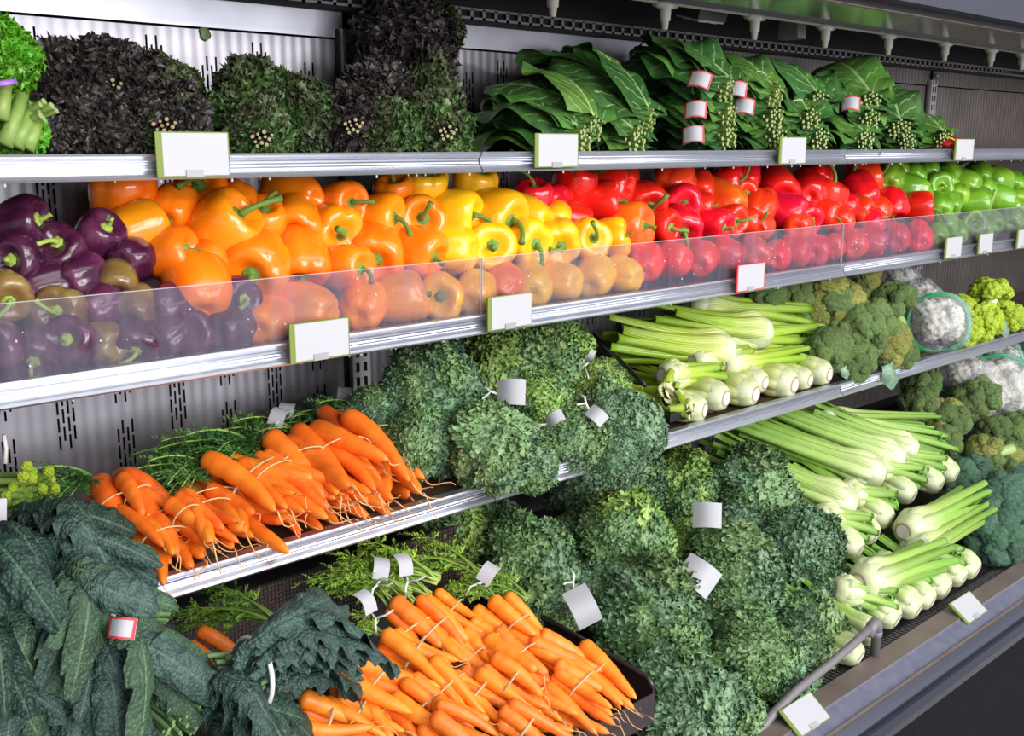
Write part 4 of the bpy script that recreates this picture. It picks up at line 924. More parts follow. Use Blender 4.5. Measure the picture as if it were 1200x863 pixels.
def greens_mb(seed, n=9, L=0.2, spread=0.5, dense=1.0):
    """feathery carrot tops growing along -x"""
    r = np.random.default_rng(seed); mb = MB()
    for k in range(n):
        a = r.uniform(-spread, spread); e = r.uniform(0.0, 0.5); Lk = L * r.uniform(0.7, 1.05); t = np.linspace(0, 1, 8)
        st = np.stack([-Lk * t * math.cos(a) * 0.95, 0.012 * r.uniform(-1, 1) + Lk * np.sin(a) * t ** 1.3, 0.01 * r.uniform(-1, 1) + Lk * (e * t - 0.45 * t * t)], -1)
        mb.m = 1; mb.tube(st, 0.0024 * (1 - 0.6 * t), 5)
        mb.m = 0
        for q in range(int(11 * dense)):
            tt = 0.30 + 0.70 * (q + r.random()) / int(11 * dense); i = min(int(tt * 7), 6); p = st[i] + (st[i + 1] - st[i]) * (tt * 7 - i)
            d = nrm(st[i + 1] - st[i]); side = nrm(np.cross(d, (0, 0, 1)) * (1 if q % 2 else -1) + d * 0.7 + r.normal(size=3) * 0.25)
            bl = 0.045 * (1.15 - tt * 0.6) * r.uniform(0.7, 1.2)
            for w in range(5):
                b0 = p + side * bl * (0.15 + 0.2 * w)
                for sg in (-1, 0, 1):
                    dd = nrm(side * 0.9 + sg * nrm(np.cross(side, r.normal(size=3))) * 0.9 + r.normal(size=3) * 0.2); ll = bl * 0.30 * (1.1 - 0.12 * w); ww = nrm(np.cross(dd, r.normal(size=3))) * ll * 0.16
                    mb.add([b0 - ww * .4, b0 + dd * ll * .55 - ww, b0 + dd * ll, b0 + dd * ll * .55 + ww, b0 + ww * .4], [(0, 1, 2, 3, 4)])
            mb.add([p - np.array([0, 0, .0006]), p + np.array([0, 0, .0006]), p + side * bl], [(0, 1, 2)])
    return mb
GRB = [greens_mb(400 + k, n=10, L=(0.2, 0.17, 0.22)[k]) for k in range(3)]
GRM = {(k, m): GRB[k].mesh('carrot_greens', [M[m], M['cstem']]) for k in range(3) for m in ('ctop', 'ctopdark')}
def carrot_bunch(c_px, t_px, pl, n, label, seed, mat='carrot', green='ctop', gl=1.0, tagged=None, lift=0.0, wide=1.0, greens=True, gtilt=0.0, grp='carrot bunches', band=0.42):
    r = random.Random(seed); a = onP(c_px[0], c_px[1], pl, lift); b = onP(t_px[0], t_px[1], pl, lift * 0.7); L = np.linalg.norm(b - a)
    up = nrm((0, -pl[2], 1)); root = empty('carrot_bunch', frame(a, b - a, up) @ Rm(r.uniform(-.2, .2), 'Z')); s = min(max(L / 0.165, 0.75), 1.2)
    top = (n + 1) // 2; lay = [(n - top, 0.0), (top, 0.025 * s)] if n > 3 else [(n, 0.008)]
    wmax = 0
    for cnt, z in lay:
        for k in range(cnt):
            y = (k - (cnt - 1) / 2) * 0.030 * s * wide; wmax = max(wmax, abs(y)); ci = r.randrange(6)
            m = T(r.uniform(-0.006, 0.012) * s, y * 0.85, z + r.uniform(-.003, .003)) @ Rm(y * 2.0 + r.uniform(-.17, .17), 'Z') @ Rm(r.uniform(-0.06, 0.14), 'Y') @ Rm(r.uniform(0, 6.28), 'X') @ Sm(s * r.uniform(0.92, 1.06), s * r.uniform(0.9, 1.1), s * r.uniform(0.9, 1.1))
            o = ob('carrot', CARM[mat][ci], root, m)
            if r.random() < 0.75: ob('root_tail', TAILM[ci], o, Matrix())
    if greens:
        ob('carrot_greens', GRM[(r.randrange(3), green)], root, T(0.004, 0, 0.012) @ Rm(gtilt, 'Y') @ Rm(r.uniform(-.15, .15), 'Z') @ Sm(gl * 0.75))
    if band:
        w = wmax * 0.9 + 0.0155 * s; z1 = lay[-1][1]; zc = z1 / 2; tie_loop(root, L * band, w * (1 + 0.3 * band), z1 / 2 + 0.017 * s, zc, 'band', 0.0026, 'rubber_band')
    if tagged:
        tie_tag(root, T(-0.035, tagged[0], 0.035) @ Rm(tagged[1], 'Z') @ Rm(-0.3, 'Y'), size=(0.042, 0.028), curl=0.012)
    tag(root, label, 'carrots', grp); return root
C3 = (0.0, 0.915, 0.16); g = 'carrot bunches on the lower shelf'
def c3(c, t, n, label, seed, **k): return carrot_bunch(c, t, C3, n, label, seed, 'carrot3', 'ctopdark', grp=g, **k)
c3((116,586),(172,652),4,'carrot bunch first at the left beside the dark lacinato leaves',501,greens=False)
c3((138,574),(196,612),4,'carrot bunch lying on top of the leftmost ones with a loose band',502,lift=0.035,greens=False)
c3((178,622),(232,664),5,'carrot bunch with blunt tips at the shelf rail, second from the left',503,greens=False)
c3((196,598),(252,634),4,'short carrot bunch in the middle left with its own band',504,lift=0.03,greens=False)
c3((232,578),(300,640),6,'carrot bunch with one cut round end, third along the rail',505,tagged=(0.01,2.6),gl=0.7)
c3((252,556),(368,604),7,'long carrot bunch with a rubber band, below the square white tag',506,lift=0.03,gl=0.9)
c3((312,560),(402,604),6,'carrot bunch under the upper pair, tips over the rail centre',507,greens=False)
c3((322,532),(400,590),6,'carrot bunch with short top carrots and a band, fourth from the left',508,lift=0.04,tagged=(0.02,2.2))
c3((345,520),(432,588),7,'carrot bunch second from the curly kale with straggling roots',509,lift=0.015,tagged=(0.0,2.4))
c3((398,503),(484,570),7,'carrot bunch last at the right, touching the curly kale, banded',510,lift=0.025,tagged=(0.03,2.5))
c3((370,555),(455,598),5,'carrot bunch lowest at the rail just before the kale',511,greens=False,band=None)
for j, (a, b, lf, lab) in enumerate((((150, 610), (205, 650), 0.0, 'carrot bunch half hidden low between the first two at the rail'), ((282, 580), (352, 628), 0.0, 'carrot bunch low at the rail under the long banded one'),
        ((292, 548), (378, 590), 0.045, 'carrot bunch on top of the middle pile right of the long banded one'), ((350, 545), (428, 596), 0.02, 'carrot bunch in the middle of the right half, loose roots'),
        ((372, 518), (452, 580), 0.045, 'carrot bunch on top between the last two bands'), ((412, 530), (486, 586), 0.0, 'carrot bunch lowest at the right under the last banded one'), ((225, 590), (268, 640), 0.02, 'short carrot bunch between the third and second bands'))):
    c3(a, b, 5, lab, 530 + j, lift=lf, greens=False, band=None if j % 2 else 0.4)
# loose dark carrot tops against the back panel
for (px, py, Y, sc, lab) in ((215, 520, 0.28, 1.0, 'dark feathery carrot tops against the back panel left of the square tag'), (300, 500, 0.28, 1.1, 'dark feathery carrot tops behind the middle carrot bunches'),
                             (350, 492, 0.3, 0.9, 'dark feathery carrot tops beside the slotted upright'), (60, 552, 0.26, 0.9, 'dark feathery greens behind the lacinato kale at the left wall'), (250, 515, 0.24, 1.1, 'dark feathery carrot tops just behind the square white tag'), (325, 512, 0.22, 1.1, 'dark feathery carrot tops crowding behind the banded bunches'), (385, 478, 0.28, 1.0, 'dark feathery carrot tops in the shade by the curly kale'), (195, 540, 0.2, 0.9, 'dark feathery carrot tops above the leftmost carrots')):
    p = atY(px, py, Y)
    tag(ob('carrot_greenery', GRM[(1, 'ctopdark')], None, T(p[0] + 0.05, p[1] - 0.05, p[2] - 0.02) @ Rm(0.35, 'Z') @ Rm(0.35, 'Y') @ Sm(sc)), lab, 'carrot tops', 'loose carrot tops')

# bottom bin of carrots
CB = (-0.30, 0.565, 0.36); g = 'carrot bunches in the bottom bin'
binr = 1.35
bn = empty('carrot_bin', T(1.0, -0.1, 0.5)); off = T(-1.0, 0.1, -0.5)
def zb(Y, h=0.0): return 0.495 + 0.094 * (Y + 0.33) + h
bn_x0 = 0.32; yb0, yb1 = -0.326, 0.16
ob('floor_panel', prism('bin_floor', [(yb0, zb(yb0)), (yb1, zb(yb1)), (yb1, zb(yb1) - 0.006), (yb0, zb(yb0) - 0.006)], bn_x0, binr, M['darkplastic']), bn, off)
side = [(yb0, zb(yb0)), (yb0, zb(yb0) + 0.062), (yb0 + 0.014, zb(yb0) + 0.077), (yb1, zb(yb1) + 0.075), (yb1, zb(yb1))]
ob('side_wall', prism('bin_side', side, binr, binr + 0.006, M['darkplastic']), bn, off)
rim = [(binr + 0.003, y, z) for y, z in side[1:4]]
ob('rim', MB().tube(rim, 0.0055, 8).mesh('bin_rim', M['darkplastic']), bn, off)
ob('side_wall', prism('bin_side', side, bn_x0 - 0.006, bn_x0, M['darkplastic']), bn, off)
bk = ob('back_wall', bmesh_box('bin_back', (bn_x0, yb1, zb(yb1)), (binr, yb1 + 0.006, zb(yb1) + 0.20), M['darkplastic']), bn, off)
wv = MB()
x = 0.7
while x < binr - 0.01:
    z = zb(yb1) + 0.09
    while z < zb(yb1) + 0.195:
        wv.box((x, yb1 - 0.0022, z), (x + 0.0038, yb1, z + 0.0038)); z += 0.0075
    x += 0.0075
w_ = ob('woven_texture', wv.mesh('woven_texture', plain('brown_weave', (0.07, 0.045, 0.035), 0.4), False), bk, Matrix()); w_['kind'] = 'stuff'
ob('front_panel', bmesh_box('bin_front', (0.9, yb0 - 0.004, zb(yb0)), (binr, yb0 - 0.001, zb(yb0) + 0.055), M['binclear']), bn, off)
tag(bn, 'dark brown plastic bin with clear front holding the carrots', 'bin')
def cb(c, t, n, label, seed, **k): return carrot_bunch(c, t, CB, n, label, seed, 'carrot', 'ctop', grp=g, **k)
cb((455,712),(535,772),3,'two long carrots with a white collar tag, upper left of the bin',601,lift=0.055,tagged=(0.0,2.4),gl=0.9)
cb((480,712),(560,768),3,'carrot bunch topmost in the bin with a band across the shoulders',602,lift=0.06,tagged=(0.02,2.7))
cb((500,702),(572,738),4,'carrot bunch at the back of the bin with tips turned up',603,lift=0.045,gl=1.0)
cb((578,712),(652,768),4,'carrot bunch nearest the bin wall below the standing white tag',604,lift=0.05,tagged=(-0.01,1.9),gl=0.9)
cb((580,748),(662,806),6,'carrot bunch in the middle right of the bin, second from the wall',605,lift=0.03,greens=False)
cb((562,782),(640,838),4,'thick carrots with a tan band at the centre of the bin',606,lift=0.05,greens=False)
cb((448,752),(530,800),5,'carrot bunch with a paper collar, left of centre in the bin',607,lift=0.045,tagged=(0.01,2.8),gl=0.6)
cb((398,786),(498,832),6,'long carrot bunch beside the tied lacinato kale',608,lift=0.045,greens=False)
cb((530,796),(600,846),5,'carrot bunch with a green sprig, lower centre of the bin',609,lift=0.025,greens=False)
cb((650,785),(720,836),5,'carrot bunch at the clear front of the bin',610,lift=0.03,greens=False)
cb((668,772),(740,826),4,'carrot bunch in the front corner of the bin, tips at the clear panel',611,lift=0.02,greens=False)
cb((344,842),(425,868),4,'carrot bunch at the bottom edge in front of the lacinato kale',612,lift=0.06,gl=0.5)
cb((462,812),(545,866),5,'carrot bunch at the bottom edge left of the clear front',613,lift=0.03,greens=False)
cb((600,800),(672,850),6,'carrot bunch half under the thick ones near the clear front',614,greens=False)
cb((520,758),(600,806),5,'carrot bunch in the middle of the bin under the topmost',615,lift=0.015,greens=False)
cb((415,820),(500,868),4,'carrot bunch at the bottom left of the bin below the long ones',616,lift=0.02,greens=False)
cb((215,752),(242,772),3,'few carrots peeking between the two lacinato bunches',617,lift=0.04,greens=False,band=None)
for j, (a, b, lf, lab) in enumerate((((545, 735), (612, 782), 0.03, 'carrot bunch in the upper middle of the bin between collar and wall bunches'), ((620, 760), (690, 806), 0.03, 'carrot bunch along the bin wall behind the corner one'),
        ((495, 785), (565, 838), 0.04, 'carrot bunch in the centre left of the bin with crossing roots'), ((430, 775), (508, 812), 0.02, 'carrot bunch under the paper collar one'), ((585, 835), (660, 872), 0.03, 'carrot bunch at the bottom edge beside the clear front'),
        ((500, 838), (580, 880), 0.05, 'carrot bunch at the bottom edge in the middle of the bin'), ((380, 830), (455, 862), 0.045, 'carrot bunch at the bottom edge right of the tied lacinato kale'), ((640, 810), (705, 852), 0.0, 'carrot bunch lowest behind the clear front'))):
    cb(a, b, 5, lab, 630 + j, lift=lf, greens=False, band=None if j % 2 else 0.45)
for (px, py, lift, sc, rz, lab) in ((262, 716, 0.05, 1.0, 0.5, 'yellow-green carrot tops left behind the tied lacinato kale'), (420, 684, 0.06, 1.0, 0.2, 'feathery carrot tops left of the collar tags'),
                               (505, 662, 0.06, 1.0, 0.0, 'feathery carrot tops at the back corner of the bin'), (455, 668, 0.07, 1.1, 0.4, 'feathery carrot tops highest against the bin back wall'), (560, 690, 0.06, 0.7, -0.3, 'carrot tops by the standing white tag')):
    p = onP(px, py, CB, lift)
    tag(ob('carrot_greenery', GRM[(0, 'ctop')], None, frame(p + np.array([0.06, -0.07, -0.015]), (0.35 + rz * .4, -0.8, -0.25), (0, 0, 1)) @ Sm(sc)), lab, 'carrot tops', 'loose carrot tops')

# ---------------------------------------------------------------- celery
def stalk_mb(seed, L=0.30, r0=0.024, w0=0.036, flare=0.012):
    """ribbed crescent stalk along +x, hollow side towards the axis, running at radius r0"""
    r = np.random.default_rng(seed); nu = 16; P = np.zeros((nu, 16, 3)); UV = np.zeros((nu, 16, 2)); ph = r.uniform(0, 6)
    for i in range(nu):
        t = i / (nu - 1); w = w0 * (1 - 0.58 * t ** 0.7); th = 0.0065 * (1 - 0.3 * t) + 0.003 * math.exp(-t * 14)
        rad = r0 + 0.010 * math.exp(-((t - 0.12) / 0.13) ** 2) - 0.004 * t + flare * t * t - 0.010 * max(0, 1 - t * 12)
        dy = 0.006 * math.sin(t * 3 + ph) * t
        cur = 0.9
        for j in range(16):
            q = j / 16 * 2 * PI; s = math.cos(q); o = math.sin(q)
            y = w * 0.5 * s; z = rad - cur * (w * 0.5 * s) ** 2 / max(w * 0.62, 0.01) + th * 0.5 * o
            if o > 0: z += 0.0006 * math.cos(s * 16)
            P[i, j] = (L * t, y + dy, z); UV[i, j] = (t, (s + 1) / 2 if o >= 0 else (s + 1) / 2)
    b = MB().grid(P[:, ::-1], True, UV[:, ::-1]); b.f.append(tuple(range(0, 16))); b.f.append(tuple(range(16 * nu - 1, 16 * nu - 17, -1))); b.mi += [0, 0]
    return b
STK = [stalk_mb(700 + k, L, r0, w0, fl) for k, (L, r0, w0, fl) in enumerate(((0.30, .025, .038, .010), (0.28, .026, .036, .016), (0.31, .024, .036, .006), (0.27, .013, .026, .004), (0.29, .012, .024, .008)))]
STKM = {m: [b.mesh('celery_stalk', M[m]) for b in STK] for m in ('celery', 'celeryy')}
th_ = np.linspace(0, 2 * PI, 24, endpoint=False)
def lathe_x(prof, mod=0.0, k=7):
    return np.array([[(x, r * (1 + mod * math.cos(k * t)) * math.cos(t), r * (1 + mod * math.cos(k * t)) * math.sin(t)) for t in th_] for x, r in prof])
BUTT = MB().grid(lathe_x([(-0.012, 0.0165), (-0.011, 0.020), (-0.006, 0.0255), (0.004, 0.0305), (0.018, 0.033), (0.032, 0.0315), (0.05, 0.026)], 0.045)[:, ::-1], True).mesh('celery_base', M['celbutt'])
cm = MB(); cm.m = 0; cm.grid(lathe_x([(-0.0128, 0.0003), (-0.0128, 0.0125)])[:, ::-1][::-1], True); cm.m = 1; cm.grid(lathe_x([(-0.0128, 0.0125), (-0.0126, 0.0145), (-0.0118, 0.0168)])[:, ::-1][::-1], True)
CUT = cm.mesh('celery_cut', [M['celcut'], M['celring']])
lf = MB()
for k in range(26):
    rosette(lf, np.array([RNG.uniform(-0.02, 0.02), RNG.uniform(-.018, .018), RNG.uniform(-.015, .015)]), RNG.normal(size=3), RNG.uniform(0.006, 0.012), RNG, 9, 3, 0.5)
CLEAF = lf.mesh('celery_leaves', M['celleaf'])
def celery(pb, pt, pl, label, seed, mat='celery', lift=0.0, lift2=None, sc=None, leaves=False, L=None, grp='celery hearts', n=8, flat=1.0):
    """butt at pixel pb, stalk tips at pixel pt (or a world direction when 3 long)"""
    r = random.Random(seed); a = onP(pb[0], pb[1], pl, lift)
    if len(pt) == 3: d = nrm(pt); Ln = L or 0.28
    else:
        b = onP(pt[0], pt[1], pl, lift if lift2 is None else lift2); d = b - a; Ln = min(np.linalg.norm(d), 0.40); d = nrm(d)
    root = empty('celery_heart', frame(a, d, (0, 0, 1))); k = Ln / 0.29; s = sc or 1.0
    s *= 1.08; b0 = ob('base', BUTT, root, Sm(s)); ob('cut_face', CUT, b0, T(-0.0004, 0, 0) @ Sm(1.0, 1.06, 1.06))
    for q in range(n):
        ob('stalk', STKM[mat][q % 3], root, Rm(2 * PI * q / n + r.uniform(-.15, .15), 'X') @ Rm(r.uniform(-.03, .02), 'Y') @ Sm(k * r.uniform(0.9, 1.06), s * r.uniform(.85, 1.05), s))
    for q in range(4):
        ob('stalk', STKM[mat][3 + q % 2], root, Rm(2 * PI * q / 4 + 0.5, 'X') @ Sm(k * r.uniform(0.8, 1.0), s, s))
    if leaves: ob('leaf_tuft', CLEAF, root, T(Ln * 0.93, 0, 0) @ Sm(1.1))
    tag(root, label, 'celery', grp); return root
C3P = (0.03, 0.935, 0.5); g = 'celery hearts on the lower shelf'
back = (-0.10, 1, 0.05)
def ce(pb, pt, label, seed, **k): return celery(pb, pt, C3P, label, seed, 'celeryy', grp=g, **k)
ce((849,412),(718,396),'celery heart second layer left, broad white base facing right',801,lift=0.02,lift2=0.0,sc=1.45)
ce((893,390),(765,378),'celery heart topmost with white base under the red-edged tag',802,lift=0.03,lift2=0.01,sc=1.4)
ce((812,360),(945,377),'celery heart reversed on top, cut stalk ends beside the broccoli',803,lift=0.015,lift2=0.04,sc=1.35)
ce((845,398),(952,398),'reversed celery heart below the top one, leafy stalk ends',804,lift=-0.01,lift2=0.015,leaves=True,sc=1.2)
ce((845,466),back,'round celery base at the rail, second from the kale',805,sc=1.05)
ce((880,461),back,'round celery base at the rail, third from the kale',806,sc=1.05)
ce((925,450),back,'largest yellow-green celery base at the rail',807,sc=1.15)
ce((945,445),back,'small celery base at the rail next to the last one',808,sc=.85)
ce((967,438),back,'last celery base at the rail beside the broccoli',809,sc=1.0)
ce((820,480),(-0.3,1,0.06),'celery base nearest the kale, beside torn pale stalks',810,sc=0.95)
ce((780,440),(842,440),'reversed celery heart in the middle layer, cut ends right',811,lift=0.0,leaves=True)
ce((815,425),(872,422),'reversed celery heart in the middle layer behind the white base',812,lift=0.0,leaves=True)
ce((892,448),back,'celery base half hidden behind the third one',813,sc=0.9)
ce((850,428),(940,418),'reversed celery heart above the largest base, frilly ends',814,lift=0.0,leaves=True)
# torn pale celery hearts beside the kale
for (px, py, sz, rot, lab) in ((781, 460, 1.0, 0.6, 'torn pale yellow celery stalks standing beside the kale'), (800, 478, 0.8, 1.6, 'short torn pale celery stalk ends low at the rail')):
    p = onP(px, py, C3P); rt = empty('celery_offcut', T(*p))
    for q in range(4): ob('stalk', STKM['celeryy'][q % 3], rt, Rm(rot + q * 0.3, 'Z') @ Rm(-0.45 + 0.25 * q, 'Y') @ Rm(q * 1.7, 'X') @ T(-.02, 0, 0) @ Sm(0.22 * sz, 1.1 * sz, 1.0 * sz))
    tag(rt, lab, 'celery', 'torn celery pieces')
# bottom celery
CBP = (-0.30, 0.475, 0.5); g = 'celery hearts on the bottom deck'
def cd(pb, pt, label, seed, **k): return celery(pb, pt, CBP, label, seed, 'celery', grp=g, **k)
dback = (-0.15, 1, 0.35)
cd((1028,556),(862,498),'long celery heart second from the kale on the top layer, white base',821,lift=0.06,lift2=0.03,sc=1.3)
cd((995,593),(832,524),'long celery heart nearest the kale with brown-specked base',822,lift=0.05,lift2=0.02,sc=1.3)
cd((1052,538),(885,478),'long celery heart third on the top layer, tips highest',823,lift=0.075,lift2=0.05,sc=1.2)
cd((1068,527),(945,484),'celery heart last on the top layer with small white base',824,lift=0.08,lift2=0.06,sc=1.1)
cd((985,492),(1108,520),'reversed celery heart at the back, stalk ends toward the broccoli',825,lift=0.05,lift2=0.05,leaves=True)
cd((965,487),(1122,494),'thin reversed celery stalks lying highest at the back',826,lift=0.07,lift2=0.09,sc=0.7,n=5)
cd((1066,580),dback,'celery base in the middle layer below the long hearts, centre',827,lift=0.02)
cd((1098,568),dback,'celery base in the middle layer with leaves, second from the broccoli',828,lift=0.02)
cd((1116,556),dback,'celery base in the middle layer nearest the broccoli',829,lift=0.02)
cd((1039,608),dback,'celery base in the middle layer left of centre',830,lift=0.02)
cd((1022,626),dback,'celery base in the middle layer, second from the kale',831,lift=0.02)
cd((1003,643),dback,'celery base in the middle layer against the kale',832,lift=0.02)
cd((1010,682),(1100,652),'celery heart lying crosswise in front, stalks to the right',833,lift=0.04,lift2=0.05,sc=1.25)
cd((1062,622),(1148,584),'celery heart lying crosswise behind, stalks to the upper right',834,lift=0.04,lift2=0.05,sc=1.2)
cd((1072,650),(1152,600),'spread celery stalks lying crosswise between the two layers',835,lift=0.03,lift2=0.05,sc=1.0,n=6)
for i, (px, py) in enumerate(((1140,667),(1125,677),(1105,690),(1088,703),(1071,712),(1046,724),(1022,745),(1003,768))):
    cd((px, py), dback, '%s celery base from the broccoli in the front row above the grille' % ORD[i], 840 + i, lift=-0.012, leaves=False, L=0.2, sc=(1.0, 0.9, 1.05, 0.9, 1.05, 1.0, 0.9, 0.9)[i])
for i, (px, py, lf, lab) in enumerate(((1098, 545, 0.05, 'reversed celery with leafy stalk ends under the last top heart'), (1078, 560, 0.05, 'reversed celery with leafy stalk ends below the third top heart'), (1046, 590, 0.04, 'reversed celery with leafy stalk ends below the second top heart'),
        (1018, 618, 0.04, 'reversed celery with leafy stalk ends beside the kale below the first heart'), (1122, 655, 0.015, 'reversed celery with leafy ends above the front row, right one'), (1086, 676, 0.015, 'reversed celery with leafy ends above the front row, centre one'), (1040, 704, 0.015, 'reversed celery with leafy ends above the front row, left one'))):
    cd((px - 58, py - 13), (px, py), lab, 870 + i, lift=lf, lift2=lf, leaves=True)

# ---------------------------------------------------------------- broccoli and cauliflower
def icosphere(sub=3):
    import bmesh
    bm = bmesh.new(); bmesh.ops.create_icosphere(bm, subdivisions=sub, radius=1.0)
    V = np.array([v.co[:] for v in bm.verts]); F = [tuple(v.index for v in f.verts) for f in bm.faces]; bm.free(); return V, F
IV, IF = icosphere(4)
def floret_mb(seed, nb=90, amp=0.16):
    r = np.random.default_rng(seed); k = np.arange(nb); z = 1 - 2 * (k + .5) / nb; s = np.sqrt(1 - z * z); a = 2.399963 * k
    B = np.stack([s * np.cos(a), s * np.sin(a), z], -1) + r.normal(size=(nb, 3)) * 0.06; B /= np.linalg.norm(B, axis=1)[:, None]
    d = np.sqrt(np.maximum(0, 2 - 2 * (IV @ B.T))).min(1); w = 2.0 / math.sqrt(nb)
    h = np.sqrt(np.maximum(0, 1 - (d / (w * 0.95)) ** 2)); q = r.uniform(0, 6, 3)
    lump = 0.10 * np.sin(3 * IV[:, 0] + q[0]) + 0.10 * np.sin(3.5 * IV[:, 1] + q[1]); return MB().add(IV * (1 + amp * (h - 0.6) + lump)[:, None], IF)
FLB = [floret_mb(900 + k) for k in range(3)]; RMB = [floret_mb(910 + k, 34, 0.28) for k in range(3)]
FLM = {(k, m): (RMB if m in ('lime', 'curd') else FLB)[k].mesh('floret', M[m]) for k in range(3) for m in ('broc', 'brocyel', 'brocblue', 'lime', 'curd')}
def bstem_mb(seed, L, r0):
    r = np.random.default_rng(seed); mb = MB(); t = np.linspace(0, 1, 7); mb.m = 0
    mb.tube(np.stack([0 * t, 0 * t, -L * t], -1), r0 * (1 - 0.12 * t + 0.10 * np.sin(9 * t)), 10)
    for k in range(7):
        a = 2 * PI * k / 7 + r.uniform(-.3, .3); q = r.uniform(0.5, 0.8)
        mb.tube([(r0 * .5 * math.cos(a), r0 * .5 * math.sin(a), -L * 0.45), (0.35 * q * math.cos(a), 0.35 * q * math.sin(a), -L * 0.05), (0.8 * q * math.cos(a), 0.8 * q * math.sin(a), 0.28)], [0.13, 0.12, 0.10], 7)
    mb.m = 1; th = np.linspace(0, 2 * PI, 10, endpoint=False); mb.add(np.vstack([np.stack([r0 * .9 * np.cos(th), r0 * .9 * np.sin(th), 0 * th - L - .002], -1), (0, 0, -L - .002)]), [((i + 1) % 10, i, 10) for i in range(10)])
    return mb
BST = {'s': bstem_mb(1, 0.75, 0.30).mesh('broccoli_stem', [M['brocstem'], M['broccut']]), 'l': bstem_mb(2, 1.7, 0.26).mesh('broccoli_stem', [M['brocstem'], M['broccut']]),
       'lime': bstem_mb(3, 0.7, 0.34).mesh('cauliflower_stem', [M['limestem'], M['limestem']])}
def head(name, P, diam, mat, axis, label, cat, grp, seed, stem='s', n=15, spread=1.0):
    """branching head: florets packed over a dome facing 'axis', stalk behind"""
    r = random.Random(seed); z = nrm(axis); x = nrm(np.cross((0.2, 0.9, 0.35), z)); R = diam / 2
    root = empty(name, frame(P, x, z)); mats = [mat] if isinstance(mat, str) else mat
    for k in range(n):
        f = (k + 0.4) / n; inc = math.acos(1 - f * 1.1); az = 2.399963 * k
        s = R * r.uniform(0.30, 0.42)
        m = Rm(az, 'Z') @ Rm(inc, 'Y') @ T(0, 0, R * 0.72 * spread * r.uniform(.93, 1.05)) @ Rm(r.uniform(0, 6), 'Z') @ Sm(s * 1.1, s, s * 0.85)
        ob('floret', FLM[(r.randrange(3), r.choice(mats))], root, T(0, 0, -0.15 * R) @ Sm(1, 1, 0.85) @ m)
    ob('stalk', BST[stem], root, T(0, 0, -0.15 * R) @ Sm(R * 0.9)); tag(root, label, cat, grp); return root
vx = lambda a, b, c: nrm(a * HR + b * np.array([0, 0, 1.0]) + c * HT)
B3 = (0.0, 0.95, 0.8); g = 'broccoli heads on the lower shelf'
def br(px, py, dpx, mat, ax, label, seed, pl=B3, grp=g, lift=0.0, **k):
    P = onP(px, py, pl, lift); return head('broccoli', P, 1.22 * dpx * depth(P) / FPX, mat, vx(*ax), label, 'broccoli', grp, seed, **k)
br(970,358,72,('broc','brocyel'),(0,0.3,1),'largest broccoli head, yellowish green, behind the celery stalk ends',921)
br(926,344,44,('broc',),(-0.2,0.4,1),'small dark broccoli head under the pepper rail, left of the largest',922)
br(898,345,40,('broc',),(-0.2,0.5,1),'dark broccoli head farthest left behind the celery',923)
br(1015,386,62,('broc',),(0.1,0.3,1),'dark broccoli head in the middle of the pile',924,lift=0.02)
br(972,410,50,('broc',),(0,0.2,1),'broccoli head at the rail right beside the celery',925)
br(1002,424,44,('broc',),(0,0.0,1),'dark broccoli head lowest at the rail',926)
br(1042,402,50,('broc','brocyel'),(0.1,0.2,1),'broccoli head at the rail with a yellow edge',927,lift=0.02)
br(1008,332,44,('brocyel','broc'),(-0.7,0.3,0.4),'yellowing broccoli head with stalks to the right under the pepper rail',928,stem='l')
br(1044,352,48,('broc',),(-0.5,0.7,0.5),'broccoli head with thick pale stalk pointing down right',929,stem='l',lift=0.03)
br(1060,415,30,('broc',),(0,0.2,1),'small broccoli head tucked beside the pale stalk',930)
g = 'lime green cauliflower heads'
def lm(px, py, dpx, ax, label, seed, lift=0.0, **k):
    P = onP(px, py, (0.0, 0.95, 0.6), lift); return head('green_cauliflower', P, dpx * depth(P) / FPX, 'lime', vx(*ax), label, 'cauliflower', g, seed, stem='lime', **k)
lm(1160,345,54,(0.1,0.85,-0.35),'lime green cauliflower standing on top, pale core showing',941,lift=0.05)
lm(1128,358,32,(0,0.7,0.5),'small lime green cauliflower behind the wrapped one',942,lift=0.02)
lm(1150,378,52,(-0.2,0.3,0.9),'largest lime green cauliflower at the rail',943)
lm(1187,372,36,(0.2,0.3,0.9),'lime green cauliflower last at the right edge',944)
lm(1132,392,32,(0,0.1,1),'lime green cauliflower lump low beside the wrapped cauliflower',945)
